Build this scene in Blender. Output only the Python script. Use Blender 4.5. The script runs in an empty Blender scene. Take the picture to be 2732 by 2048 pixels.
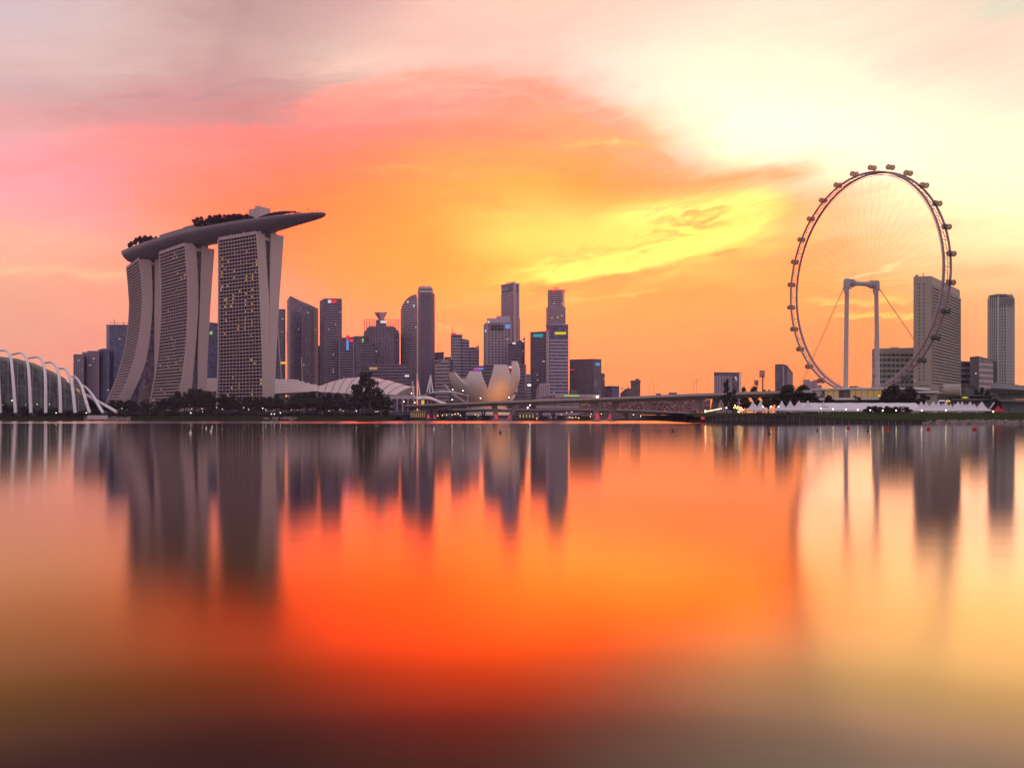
import bpy, bmesh, math, random
from math import radians, pi, sin, cos, tan, atan2, hypot, sqrt
from mathutils import Vector, Matrix, noise as mnoise

# ------------------------------------------------------------------ camera
S = bpy.context.scene
COL = S.collection
F, CX, HY, CAMZ = 2366.0, 1366.0, 1112.0, 3.0       # focal length and horizon of the 2732 x 2048 photograph
cd = bpy.data.cameras.new("camera")
cd.sensor_width = 36.0
cd.lens = 36.0 * F / 2732.0
cd.shift_y = (HY - 1024.0) / 2732.0
cd.clip_start, cd.clip_end = 0.1, 20000.0
cam = bpy.data.objects.new("camera", cd)
COL.objects.link(cam)
cam.location = (0, 0, CAMZ)
cam.rotation_euler = (radians(90), 0, 0)
S.camera = cam
S.view_settings.view_transform = 'Standard'
S.view_settings.look = 'None'
S.view_settings.exposure = 0.0
S.view_settings.gamma = 1.0
S.cycles.max_bounces = 6
S.cycles.transparent_max_bounces = 8


def lin(c, a=1.0):
    r = []
    for v in c[:3]:
        v = v / 255.0
        r.append(v / 12.92 if v <= 0.04045 else ((v + 0.055) / 1.055) ** 2.4)
    return (r[0], r[1], r[2], a)


def P(x, y, D):
    """world point seen at pixel (x, y) of the photograph at distance D"""
    return Vector(((x - CX) / F * D, D, CAMZ + (HY - y) / F * D))


# ------------------------------------------------------------------ sky
class NT:
    """short-hand for building a node tree"""
    def __init__(self, tree):
        self.t = tree
        tree.nodes.clear()

    def n(self, typ, **kw):
        nd = self.t.nodes.new(typ)
        for k, v in kw.items():
            setattr(nd, k, v)
        return nd

    def set(self, sock, v):
        if isinstance(v, bpy.types.NodeSocket):
            self.t.links.new(v, sock)
        elif v is not None:
            if sock.type == 'RGBA' and len(v) == 3:
                v = (*v, 1.0)
            sock.default_value = v

    def m(self, op, a, b=None, c=None, clamp=False):
        nd = self.n('ShaderNodeMath', operation=op, use_clamp=clamp)
        self.set(nd.inputs[0], a)
        if b is not None: self.set(nd.inputs[1], b)
        if c is not None: self.set(nd.inputs[2], c)
        return nd.outputs[0]

    def mix(self, f, a, b, blend='MIX'):
        nd = self.n('ShaderNodeMix', data_type='RGBA', blend_type=blend, clamp_factor=True)
        self.set(nd.inputs[0], f)
        self.set(nd.inputs[6], a)
        self.set(nd.inputs[7], b)
        return nd.outputs[2]

    def mr(self, v, a, b, c=0.0, d=1.0, smooth=False):
        nd = self.n('ShaderNodeMapRange', interpolation_type='SMOOTHSTEP' if smooth else 'LINEAR', clamp=True)
        for s, x in zip(nd.inputs[:5], (v, a, b, c, d)): self.set(s, x)
        return nd.outputs[0]

    def ramp(self, f, stops, interp='LINEAR'):
        nd = self.n('ShaderNodeValToRGB')
        cr = nd.color_ramp
        cr.interpolation = interp
        while len(cr.elements) > 1: cr.elements.remove(cr.elements[-1])
        cr.elements[0].position = stops[0][0]
        cr.elements[0].color = (*stops[0][1][:3], 1.0)
        for p, c in stops[1:]:
            e = cr.elements.new(p)
            e.color = (*c[:3], 1.0)
        self.set(nd.inputs[0], f)
        return nd.outputs[0]

    def noise(self, vec, scale=5, detail=2, rough=.5, dist=0.0, col=False):
        nd = self.n('ShaderNodeTexNoise')
        self.set(nd.inputs['Vector'], vec)
        nd.inputs['Scale'].default_value = scale
        nd.inputs['Detail'].default_value = detail
        nd.inputs['Roughness'].default_value = rough
        nd.inputs['Distortion'].default_value = dist
        return nd.outputs['Color'] if col else nd.outputs[0]

    def xyz(self, x=0.0, y=0.0, z=0.0):
        nd = self.n('ShaderNodeCombineXYZ')
        for s, v in zip(nd.inputs, (x, y, z)): self.set(s, v)
        return nd.outputs[0]

    def sep(self, v):
        nd = self.n('ShaderNodeSeparateXYZ')
        self.set(nd.inputs[0], v)
        return nd.outputs


SUN_AZ, SUN_EL = radians(38), radians(7)
W = bpy.data.worlds.new("World")
S.world = W
W.use_nodes = True
SKY_X = [0, 230, 460, 700, 940, 1180, 1420, 1660, 1900, 2140, 2380, 2620]
SKY_Y = [0, 100, 180, 260, 340, 430, 520, 600, 680, 760, 850, 960, 1050]
SKY_C = [
 [(220,195,200),(218,190,188),(212,170,165),(200,160,155),(228,178,168),(250,205,185),(246,212,185),(250,218,192),(253,228,205),(246,231,208),(241,228,202),(236,224,197)],
 [(230,195,190),(232,198,190),(222,180,172),(212,170,160),(245,195,180),(255,212,190),(255,218,195),(254,232,210),(255,238,215),(255,236,212),(249,232,205),(244,228,200)],
 [(230,192,188),(228,190,182),(218,172,165),(222,175,165),(240,200,180),(252,200,178),(255,205,182),(252,238,215),(254,248,222),(255,245,220),(253,232,210),(245,226,195)],
 [(224,180,178),(220,172,168),(215,160,158),(214,150,145),(232,178,160),(252,190,170),(255,170,140),(254,228,202),(255,251,229),(255,252,231),(255,245,224),(254,235,212)],
 [(250,180,175),(248,165,158),(242,150,142),(230,140,130),(250,145,130),(255,150,125),(255,165,115),(253,192,134),(255,252,232),(255,254,236),(255,253,232),(255,243,218)],
 [(255,173,181),(255,160,164),(255,150,132),(255,140,115),(255,145,99),(255,170,92),(255,180,92),(254,178,99),(255,236,202),(255,250,224),(255,253,230),(254,250,222)],
 [(255,178,177),(255,163,159),(255,150,118),(255,138,92),(255,150,75),(255,175,77),(255,195,82),(253,172,75),(254,175,97),(253,195,127),(255,248,205),(255,252,210)],
 [(255,183,169),(255,173,159),(255,160,118),(255,145,90),(255,160,72),(255,180,72),(255,218,102),(254,222,112),(255,248,127),(254,205,127),(255,232,170),(255,250,200)],
 [(255,195,155),(255,180,145),(255,165,125),(255,150,90),(255,165,72),(255,175,69),(254,195,75),(255,240,112),(255,225,107),(254,185,97),(255,220,150),(255,235,170)],
 [(255,178,145),(255,175,142),(255,170,135),(255,165,125),(255,170,82),(255,178,72),(254,215,92),(255,190,82),(254,178,82),(254,180,87),(255,200,115),(255,195,130)],
 [(255,175,142),(255,170,140),(255,167,132),(255,165,120),(255,170,105),(255,175,90),(255,180,90),(255,180,88),(254,175,85),(255,175,90),(255,165,80),(255,180,115)],
 [(255,168,140),(255,164,136),(255,162,132),(255,158,126),(255,157,114),(255,165,104),(255,170,98),(255,164,90),(255,161,86),(255,154,80),(255,157,86),(255,166,110)],
 [(255,162,136),(255,159,133),(255,158,130),(255,155,124),(255,153,112),(255,154,102),(255,158,95),(255,154,90),(255,152,86),(255,144,80),(255,150,86),(255,160,106)],
]


def sky_gain(x, y):
    """how far the sky is over the film's white: (red, green, blue) gains of the clipped channels"""
    g = math.exp(-((x - 1310) / 600) ** 2 - ((y - 540) / 300) ** 2) * min(1, max(0, (y - 215) / 200))
    h = 1 / (1 + math.exp(-(x - 1750 + (y - 300) * .35) / 190)) * (1 / (1 + math.exp((y - 620) / 120)))
    lf = 1 / (1 + math.exp((x - 560) / 120))
    return (1.1 + 5.2 * g + 1.25 * h - .1 * lf, 1 + .25 * h + .7 * g, 1.0)


def _cub(p0, p1, p2, p3, t):
    return p1 + .5 * t * (p2 - p0 + t * (2 * p0 - 5 * p1 + 4 * p2 - p3 + t * (3 * (p1 - p2) + p3 - p0)))


def sky_at(x, y):
    def loc(v, A):
        if v <= A[0]: return 0, 0.0
        for i in range(len(A) - 1):
            if v < A[i + 1]: return i, (v - A[i]) / (A[i + 1] - A[i])
        return len(A) - 2, 1.0
    i, u = loc(x, SKY_X)
    j, v = loc(y, SKY_Y)
    out = []
    cl = lambda a, n: max(0, min(n - 1, a))
    for k in range(3):
        rows = []
        for dj in (-1, 0, 1, 2):
            r = SKY_C[cl(j + dj, len(SKY_Y))]
            rows.append(_cub(*[r[cl(i + di, len(SKY_X))][k] for di in (-1, 0, 1, 2)], u))
        out.append(max(0, min(255, _cub(*rows, v))))
    g = sky_gain(x, y)
    c = lin(out)
    w = []
    for k, lo in enumerate((240, 225, 205)):
        q = max(0.0, min(1.0, (out[k] - lo) / (252.0 - lo)))
        w.append(q * q * (3 - 2 * q))
    return tuple(c[k] * (1 + (g[k] - 1) * w[k]) for k in range(3))


def build_sky():
    T = NT(W.node_tree)
    tc = T.n('ShaderNodeTexCoord')
    X, Y, Z = T.sep(tc.outputs['Generated'])
    az = T.m('ARCTAN2', X, Y)
    tt = T.m('DIVIDE', Z, T.m('MAXIMUM', T.m('SQRT', T.m('ADD', T.m('MULTIPLY', X, X), T.m('MULTIPLY', Y, Y))), .02))
    tt = T.m('ABSOLUTE', tt)
    # wind-drawn cloud texture: noise in a sheared, horizontally stretched sky plane
    sh = T.m('ADD', tt, T.m('MULTIPLY', az, -.16))
    p1 = T.xyz(T.m('MULTIPLY', az, 5.0), T.m('MULTIPLY', sh, 13.0), 1.7)
    n1 = T.sep(T.noise(p1, 1.0, 5, .55, .6, col=True))
    p2 = T.xyz(T.m('MULTIPLY', az, 14.0), T.m('MULTIPLY', sh, 52.0), 6.1)
    n2 = T.sep(T.noise(p2, 1.0, 5, .6, .8, col=True))
    azw = T.m('ADD', az, T.m('ADD', T.m('MULTIPLY', T.m('SUBTRACT', n1[0], .5), .06), T.m('MULTIPLY', T.m('SUBTRACT', n2[0], .5), .03)))
    tw = T.m('ADD', tt, T.m('ADD', T.m('MULTIPLY', T.m('SUBTRACT', n1[1], .5), .03), T.m('MULTIPLY', T.m('SUBTRACT', n2[1], .5), .012)))
    tw = T.m('MAXIMUM', tw, 0.0)
    A = radians(34)
    fac = T.mr(azw, -A, A)
    rows = [0.02, .05, .08, .11, .14, .17, .2, .23, .26, .29, .32, .36, .4, .46]
    NS = 25
    prev = None
    for i, tv in enumerate(rows):
        stops = []
        for k in range(NS):
            a = -A + 2 * A * k / (NS - 1)
            px = CX + F * tan(a)
            py = HY - F * tv / cos(a)
            stops.append((k / (NS - 1), [c / 4 for c in sky_at(px, py)]))
        r = T.ramp(fac, stops)
        prev = r if prev is None else T.mix(T.mr(tw, rows[i - 1], tv), prev, r)
    front = T.mix(1.0, prev, (4, 4, 4), 'MULTIPLY')
    # cloud banks and bright rifts, each drawn along a line of sky positions (photo pixels), with its reach above and below that line
    p3 = T.xyz(T.m('MULTIPLY', az, 26.0), T.m('MULTIPLY', sh, 120.0), 2.4)
    n3 = T.sep(T.noise(p3, 1.0, 4, .6, 1.2, col=True))
    wob = T.m('ADD', T.m('ADD', T.m('MULTIPLY', T.m('SUBTRACT', n1[2], .5), .055), T.m('MULTIPLY', T.m('SUBTRACT', n2[2], .5), .034)), T.m('MULTIPLY', T.m('SUBTRACT', n3[2], .5), .012))
    wisp = T.m('ADD', T.m('MULTIPLY', n2[0], .6), T.m('MULTIPLY', n3[1], .4))
    for (pts, up, dn, col, st, rag, gg) in SKY_BANDS:
        q = [(math.atan((x - CX) / F), (HY - y) * cos(math.atan((x - CX) / F)) / F) for x, y in pts]
        a0, a1 = q[0][0], q[-1][0]
        u = T.mr(az, a0, a1)
        v = T.sep(T.ramp(u, [((a - a0) / (a1 - a0), (t_, t_, t_)) for a, t_ in q], 'B_SPLINE' if len(q) > 3 else 'LINEAR'))[0]
        d = T.m('SUBTRACT', T.m('ADD', tt, T.m('MULTIPLY', wob, rag)), v)
        mk = T.m('MULTIPLY', T.mr(d, -dn / F, dn * .15 / F, 0, 1, True), T.mr(d, up / F, -up * .15 / F, 0, 1, True))
        mk = T.m('MULTIPLY', mk, T.m('MULTIPLY', T.mr(az, a0, a0 + (a1 - a0) * .3, 0, 1, True), T.mr(az, a1, a1 - (a1 - a0) * .22, 0, 1, True)))
        if rag >= .5: mk = T.m('MULTIPLY', mk, T.mr(wisp, .28, .62, .25, 1.15, True))
        mk = T.m('MULTIPLY', mk, st, None, True)
        xm = sum(p[0] for p in pts) / len(pts)
        ym = sum(p[1] for p in pts) / len(pts)
        g = sky_gain(xm, ym)
        c = lin(col)
        front = T.mix(mk, front, (c[0] * (g[0] if col[0] > 235 else 1), c[1] * gg, c[2]))
    # fine streaks
    stk = T.m('ADD', .86, T.m('ADD', T.m('MULTIPLY', n2[1], .18), T.m('MULTIPLY', n3[0], .10)))
    front = T.mix(1.0, front, T.xyz(1.0, stk, T.m('ADD', .02, stk)), 'MULTIPLY')
    # away from the sunset: dusky rose haze under a pale violet dome
    rear = T.ramp(T.m('DIVIDE', T.m('ARCTAN2', tt, 1.0), pi / 2), REAR_STOPS)
    front = T.mix(T.mr(tt, .42, 1.2, 0, 1, True), front, (.62, .52, .52))
    sky = T.mix(T.mr(T.m('ABSOLUTE', az), radians(36), radians(85), 0, 1, True), front, rear)
    ns = T.n('ShaderNodeTexSky', sky_type='NISHITA', sun_disc=False)
    ns.sun_elevation = SUN_EL
    ns.sun_rotation = SUN_AZ
    bg1 = T.n('ShaderNodeBackground')
    T.set(bg1.inputs[0], sky)
    bg1.inputs[1].default_value = 1.0
    bg2 = T.n('ShaderNodeBackground')
    T.set(bg2.inputs[0], ns.outputs[0])
    bg2.inputs[1].default_value = 0.003
    add = T.n('ShaderNodeAddShader')
    T.t.links.new(bg1.outputs[0], add.inputs[0])
    T.t.links.new(bg2.outputs[0], add.inputs[1])
    out = T.n('ShaderNodeOutputWorld')
    T.t.links.new(add.outputs[0], out.inputs[0])
    W.cycles.sampling_method = 'MANUAL'
    W.cycles.sample_map_resolution = 512


REAR_STOPS = [(0, (.84, .60, .64)), (.25, (.80, .60, .68)), (.6, (.62, .54, .66)), (1, (.55, .50, .6))]
SKY_BANDS = [
    # dusky rose cloud over the left
    ([(-250, 322), (100, 326), (350, 318), (600, 322), (850, 326), (1050, 300), (1300, 262)], 105, 40, (217, 154, 148), .6, .7, 1),
    ([(520, 330), (560, 200), (640, 60), (700, -60)], 120, 120, (196, 152, 150), .35, .5, 1),
    ([(380, 60), (520, 40), (700, 60), (800, 120)], 70, 60, (198, 155, 152), .45, .8, 1),
    ([(640, 215), (780, 195), (1000, 155), (1300, 128), (1500, 120)], 48, 34, (252, 216, 194), .55, .6, 1),
    ([(-200, 470), (100, 440), (420, 400), (760, 400)], 60, 50, (255, 158, 142), .45, .5, 1),
    ([(-150, 735), (60, 722), (230, 712), (420, 715)], 22, 26, (255, 210, 155), .6, .6, 1),
    ([(-150, 600), (100, 620), (330, 640)], 40, 40, (255, 196, 158), .4, .6, 1),
    # upper edge of the great salmon bank
    ([(640, 330), (820, 285), (960, 232), (1080, 200), (1250, 196), (1400, 226), (1560, 275), (1700, 338), (1800, 400), (1900, 452)], 46, 170, (254, 163, 130), .62, 1.1, 1),
    ([(860, 316), (1050, 286), (1250, 262), (1420, 268)], 26, 22, (236, 152, 136), .55, 1.2, 1),
    ([(1080, 352), (1300, 330), (1480, 342), (1640, 396)], 20, 24, (246, 152, 112), .55, 1.2, 1),
    ([(1000, 250), (1180, 222), (1380, 244), (1500, 286)], 14, 14, (255, 192, 164), .5, 1.3, 1),
    ([(1150, 440), (1320, 424), (1500, 440), (1640, 470)], 18, 22, (252, 160, 92), .5, 1.2, 1),
    ([(900, 470), (1100, 462), (1300, 480)], 22, 20, (255, 186, 104), .45, 1.2, 1),
    ([(1020, 560), (1200, 545), (1420, 552)], 22, 26, (255, 168, 84), .45, 1.2, 1),
    ([(200, 250), (420, 262), (640, 240), (860, 214)], 26, 26, (204, 148, 150), .5, 1.2, 1),
    ([(-100, 180), (120, 190), (330, 176), (520, 190)], 24, 22, (236, 196, 186), .5, 1.2, 1),
    ([(1380, 260), (1500, 290), (1640, 350), (1760, 410), (1880, 460)], 18, 130, (254, 176, 116), .7, .8, 1),
    ([(1000, 330), (1200, 345), (1400, 350)], 40, 60, (255, 156, 118), .5, .7, 1),
    ([(1440, 370), (1580, 360), (1680, 372), (1790, 400)], 28, 30, (255, 198, 108), .75, 1., 1),
    ([(1560, 372), (1640, 362), (1720, 376)], 8, 10, (255, 218, 130), .8, 1., 1),
    ([(1540, 470), (1690, 486), (1850, 492), (2000, 480), (2120, 462), (2240, 448)], 50, 36, (253, 173, 98), .85, .5, 1),
    # golden field and the bright lower rift
    ([(1140, 640), (1380, 640), (1600, 620), (1800, 588), (2000, 556), (2150, 526)], 105, 105, (255, 222, 112), .75, .3, 1.3),
    ([(1560, 590), (1750, 560), (1950, 545), (2140, 520)], 40, 60, (255, 240, 140), .7, .6, 1.5),
    ([(1270, 766), (1400, 746), (1560, 724), (1720, 702), (1880, 657), (2000, 614), (2080, 572), (2150, 532)], 62, 24, (255, 248, 132), .9, .5, 1.45),
    ([(1380, 718), (1560, 694), (1740, 654), (1880, 612)], 16, 18, (255, 206, 96), .7, 1.3, 1),
    ([(1600, 660), (1800, 628), (1980, 584), (2080, 548)], 10, 12, (255, 222, 112), .6, 1.4, 1),
    ([(1500, 736), (1680, 716), (1840, 676)], 7, 9, (255, 214, 104), .6, 1.3, 1),
    ([(1620, 560), (1800, 544), (2000, 530)], 12, 12, (253, 206, 120), .55, 1.3, 1),
    ([(1700, 592), (1790, 578), (1880, 570), (1970, 570)], 18, 20, (236, 182, 92), .85, 1.4, 1),
    ([(1660, 630), (1760, 622), (1880, 616)], 12, 12, (240, 195, 98), .7, 1.2, 1),
    # orange underside of the rift and the streaks below it
    ([(1160, 782), (1300, 772), (1430, 768), (1600, 742), (1800, 706), (2000, 655), (2120, 612)], 10, 70, (253, 164, 84), .75, .5, 1),
    ([(1900, 720), (2050, 690), (2200, 660), (2330, 640)], 30, 40, (254, 178, 104), .6, .6, 1),
    ([(1420, 804), (1560, 798), (1690, 780), (1790, 762)], 15, 9, (255, 214, 110), .8, .6, 1),
    ([(1100, 820), (1250, 808), (1400, 800)], 18, 14, (255, 200, 105), .55, .8, 1),
    ([(1040, 830), (1150, 850), (1260, 880)], 12, 12, (255, 206, 118), .5, .8, 1),
    ([(1380, 880), (1600, 860), (1800, 850)], 25, 25, (255, 172, 84), .4, .8, 1),
    # right-hand side, inside and beyond the wheel
    ([(2100, 530), (2260, 512), (2420, 486)], 26, 30, (252, 210, 158), .6, .9, 1),
    ([(2130, 640), (2300, 620), (2520, 600), (2740, 585)], 26, 26, (253, 222, 166), .45, .9, 1),
    ([(2220, 738), (2320, 724), (2430, 708)], 9, 6, (255, 242, 165), .9, .6, 1),
    ([(2120, 812), (2250, 802), (2380, 806), (2460, 816)], 22, 12, (255, 230, 112), .85, .7, 1),
    ([(2180, 848), (2320, 838), (2440, 846), (2540, 860)], 18, 9, (255, 236, 106), .9, .7, 1),
    ([(2120, 780), (2300, 770), (2460, 775)], 14, 14, (253, 170, 84), .6, .9, 1),
    ([(2480, 740), (2620, 720), (2760, 715)], 24, 24, (255, 186, 118), .5, .8, 1),
]
build_sky()

sd = bpy.data.lights.new("sun", 'SUN')
sd.energy = 0.45
sd.angle = radians(40)
sd.color = (1.0, .62, .42)
so = bpy.data.objects.new("sun", sd)
COL.objects.link(so)
so.rotation_euler = (radians(90) - SUN_EL, 0, pi - SUN_AZ)


# ------------------------------------------------------------------ helpers
def new_mat(name):
    m = bpy.data.materials.new(name)
    m.use_nodes = True
    T = NT(m.node_tree)
    out = T.n('ShaderNodeOutputMaterial')
    return m, T, out


def water_material():
    m, T, out = new_mat("bay_water")
    geo = T.n('ShaderNodeNewGeometry')
    vx, vy, vz = T.sep(geo.outputs['Incoming'])
    px, py, pz = T.sep(geo.outputs['Position'])
    # Fresnel reflectance of brown bay water against the angle of view
    refl = T.ramp(T.m('MULTIPLY', T.m('ABSOLUTE', vz), 2.0), [
        (0.0, (1, 1, 1)), (.04, (.97, .94, .9)), (.10, (.84, .77, .7)), (.18, (.74, .63, .60)), (.34, (.50, .385, .215)),
        (.50, (.225, .185, .066)), (.62, (.092, .062, .042)), (.74, (.042, .03, .028)), (1.0, (.03, .022, .02))], 'CARDINAL')
    wind = T.noise(T.xyz(T.m('MULTIPLY', px, .004), T.m('MULTIPLY', py, .03), 0), 1.0, 3, .6)
    band = T.m('MULTIPLY', T.mr(py, 380, 430, 0, 1, True), T.mr(py, 640, 720, 1, .35, True))
    rough = T.m('ADD', T.m('ADD', T.mr(py, 8, 36, .155, .085), T.m('MULTIPLY', wind, .03)), T.m('MULTIPLY', band, .14))
    gl = T.n('ShaderNodeBsdfAnisotropic', distribution='BECKMANN')
    T.set(gl.inputs['Color'], refl)
    T.set(gl.inputs['Roughness'], rough)
    df = T.n('ShaderNodeBsdfDiffuse')
    # bright sky reflection on the near right water, painted into the diffuse colour
    painted_sheen = T.m('MULTIPLY', T.mr(T.m('ADD', T.m('SUBTRACT', px, T.m('MAXIMUM', T.m('MULTIPLY', T.m('SUBTRACT', py, 9.0), .86), 1.3)), T.m('MULTIPLY', T.m('SUBTRACT', T.noise(geo.outputs['Position'], .22, 2), .5), 2.0)), -1.8, 2.4, 0, 1, True),
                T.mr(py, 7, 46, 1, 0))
    T.set(df.inputs[0], T.mix(painted_sheen, (.012, .008, .007), (.14, .20, .125)))
    bp = T.n('ShaderNodeBump')
    bp.inputs['Strength'].default_value = .045
    bp.inputs['Distance'].default_value = .05
    T.set(bp.inputs['Height'], T.noise(T.xyz(T.m('MULTIPLY', px, .10), T.m('MULTIPLY', py, 1.1), 0), .8, 3, .6))
    T.set(gl.inputs['Normal'], bp.outputs[0])
    ad = T.n('ShaderNodeAddShader')
    T.t.links.new(gl.outputs[0], ad.inputs[0])
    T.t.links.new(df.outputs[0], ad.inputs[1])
    T.t.links.new(ad.outputs[0], out.inputs[0])
    return m


wm = bpy.data.meshes.new("water")
wm.from_pydata([(-1700, -60, 0), (1700, -60, 0), (1700, 2500, 0), (-1700, 2500, 0)], [], [(0, 1, 2, 3)])
water = bpy.data.objects.new("water", wm)
COL.objects.link(water)
water["kind"] = "structure"
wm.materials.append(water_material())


# ------------------------------------------------------------------ materials
def mat(name, col, rough=.7, var=.12, scale=.15, metal=0.0, spec=.4, streak=False):
    """weathered plain material; col in linear values"""
    m, T, out = new_mat(name)
    p = T.n('ShaderNodeBsdfPrincipled')
    tc = T.n('ShaderNodeTexCoord').outputs['Object']
    if streak:
        x, y, z = T.sep(tc)
        tc = T.xyz(x, y, T.m('MULTIPLY', z, .12))
    n = T.noise(tc, scale, 4, .6)
    f = T.m('ADD', 1 - var, T.m('MULTIPLY', n, 2 * var))
    T.set(p.inputs['Base Color'], T.mix(1.0, tuple(col), T.xyz(f, f, f), 'MULTIPLY'))
    p.inputs['Roughness'].default_value = rough
    p.inputs['Metallic'].default_value = metal
    p.inputs['Specular IOR Level'].default_value = spec
    T.t.links.new(p.outputs[0], out.inputs[0])
    return m


def glass_mat(name, col, rough=.3, cell=(3.0, 4.0), var=.5, spec=.5):
    """opaque curtain-wall glass, every pane a little different"""
    m, T, out = new_mat(name)
    p = T.n('ShaderNodeBsdfPrincipled')
    uv = T.n('ShaderNodeUVMap', uv_map='UVMap').outputs[0]
    u, v, _ = T.sep(uv)
    c = T.xyz(T.m('FLOOR', T.m('DIVIDE', u, cell[0])), T.m('FLOOR', T.m('DIVIDE', v, cell[1])), 0)
    w = T.n('ShaderNodeTexWhiteNoise', noise_dimensions='2D')
    T.set(w.inputs['Vector'], c)
    f = T.m('ADD', 1 - var, T.m('MULTIPLY', w.outputs[0], 2 * var))
    T.set(p.inputs['Base Color'], T.mix(1.0, tuple(col), T.xyz(f, f, f), 'MULTIPLY'))
    T.set(p.inputs['Roughness'], T.m('ADD', rough, T.m('MULTIPLY', w.outputs[0], .08)))
    p.inputs['Specular IOR Level'].default_value = spec
    T.t.links.new(p.outputs[0], out.inputs[0])
    return m


def emit_mat(name, col, strength):
    m, T, out = new_mat(name)
    e = T.n('ShaderNodeEmission')
    e.inputs[0].default_value = (*col[:3], 1)
    e.inputs[1].default_value = strength
    T.t.links.new(e.outputs[0], out.inputs[0])
    return m


def leaf_mat(name, col, col2):
    m, T, out = new_mat(name)
    p = T.n('ShaderNodeBsdfPrincipled')
    geo = T.n('ShaderNodeNewGeometry')
    oi = T.n('ShaderNodeObjectInfo')
    r = T.m('ADD', T.m('MULTIPLY', geo.outputs['Random Per Island'], .7), T.m('MULTIPLY', oi.outputs['Random'], .3))
    T.set(p.inputs['Base Color'], T.mix(r, tuple(col), tuple(col2)))
    p.inputs['Roughness'].default_value = .6
    p.inputs['Specular IOR Level'].default_value = .25
    T.t.links.new(p.outputs[0], out.inputs[0])
    return m


M = {}
M['concrete'] = mat('pale_concrete', (.48, .39, .38), .75, .15, .08, streak=True)
M['slab'] = mat('balcony_concrete', (.42, .32, .33), .75, .12, .1)
M['hull'] = mat('grey_hull_panel', (.145, .118, .14), .4, .12, .09)
M['white'] = mat('white_steel', (.74, .72, .74), .45, .06, .2)
M['offwhite'] = mat('offwhite_panel', (.58, .52, .52), .55, .08, .05)
M['steel'] = mat('grey_steel', (.36, .36, .38), .4, .1, .3)
M['darksteel'] = mat('dark_steel', (.06, .05, .055), .5, .15, .3)
M['membrane'] = mat('white_membrane', (.64, .64, .68), .6, .05, .3)
M['redcloth'] = mat('red_canvas', (.45, .02, .02), .7, .1, .3)
M['deck'] = mat('bridge_concrete', (.42, .35, .33), .8, .16, .06, streak=True)
M['wallc'] = mat('quay_timber', (.045, .035, .038), .8, .3, .4, streak=True)
M['post'] = mat('quay_post', (.16, .14, .14), .8, .25, .4)
M['rock'] = mat('shore_rock', (.22, .18, .17), .9, .35, .5)
M['bark'] = mat('bark', (.05, .035, .028), .9, .3, .8)
M['beige'] = mat('beige_render', (.37, .34, .28), .8, .08, .05, streak=True)
M['brown'] = mat('brown_cladding', (.21, .16, .17), .7, .12, .05, streak=True)
M['mauve'] = mat('mauve_cladding', (.31, .235, .30), .65, .1, .05, streak=True)
M['greyclad'] = mat('grey_cladding', (.22, .20, .22), .65, .1, .05, streak=True)
M['stone'] = mat('pale_stone', (.50, .41, .45), .75, .1, .05, streak=True)
M['pinkst'] = mat('pink_granite', (.48, .32, .36), .6, .1, .05, streak=True)
M['bluecl'] = mat('blue_cladding', (.115, .125, .21), .5, .15, .05)
M['sage'] = mat('sage_cladding', (.15, .165, .16), .5, .12, .1)
M['gl_dark'] = glass_mat('dark_glass', (.075, .058, .092))
M['gl_mauve'] = glass_mat('mauve_glass', (.16, .118, .175))
M['gl_blue'] = glass_mat('blue_glass', (.095, .10, .19))
M['gl_brown'] = glass_mat('brown_glass', (.15, .115, .125))
M['gl_green'] = glass_mat('green_glass', (.085, .105, .095))
M['gl_mbs'] = glass_mat('hotel_glass', (.020, .009, .013), .6, (4.6, 3.6), .85, .06)
M['gl_dome'] = glass_mat('conservatory_glass', (.035, .038, .034), .25, (3.0, 2.2), .7)
M['amber'] = emit_mat('amber_window_light', (1.0, .50, .12), .85)
M['amber_dim'] = emit_mat('dim_interior_light', (1.0, .62, .26), .42)
M['lamp'] = emit_mat('white_lamp', (1.0, .80, .55), 8.0)
M['office'] = emit_mat('office_light', (1.0, .80, .55), .55)
M['greenst'] = mat('grey_green_render', (.44, .46, .41), .75, .1, .05, streak=True)
M['festoon'] = emit_mat('festoon_lamp', (1.0, .60, .22), 14.0)
M['sign_red'] = emit_mat('red_sign', (1.0, .03, .06), 1.0)
M['sign_white'] = emit_mat('white_sign', (1.0, .9, .92), .75)
M['sign_yellow'] = emit_mat('yellow_sign', (.9, .62, .02), .9)
M['sign_teal'] = emit_mat('teal_sign', (.03, .42, .46), .8)
M['sign_blue'] = emit_mat('blue_sign', (.18, .38, .9), .8)
M['sign_pink'] = emit_mat('pink_sign', (.75, .08, .55), .8)
M['sign_green'] = emit_mat('green_sign', (.4, .75, .2), .8)
M['glow_red'] = emit_mat('red_glow', (1.0, .05, .10), .75)
M['leaf'] = leaf_mat('dark_foliage', (.014, .018, .010), (.055, .050, .026))
M['leaf_red'] = leaf_mat('bronze_foliage', (.030, .022, .014), (.085, .052, .030))
M['leaf_far'] = leaf_mat('grey_green_foliage', (.018, .026, .018), (.050, .058, .036))
M['leaf_gray'] = leaf_mat('mauve_shrub_foliage', (.035, .030, .036), (.085, .070, .078))
M['grass'] = mat('grass', (.026, .028, .011), .95, .35, .12, spec=0.0)
M['earth'] = mat('ground_earth', (.05, .042, .038), .95, .3, .05, spec=0.0)
M['lawn'] = mat('lawn_grass', (.034, .048, .018), .95, .35, .1, spec=0.0)


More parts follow.
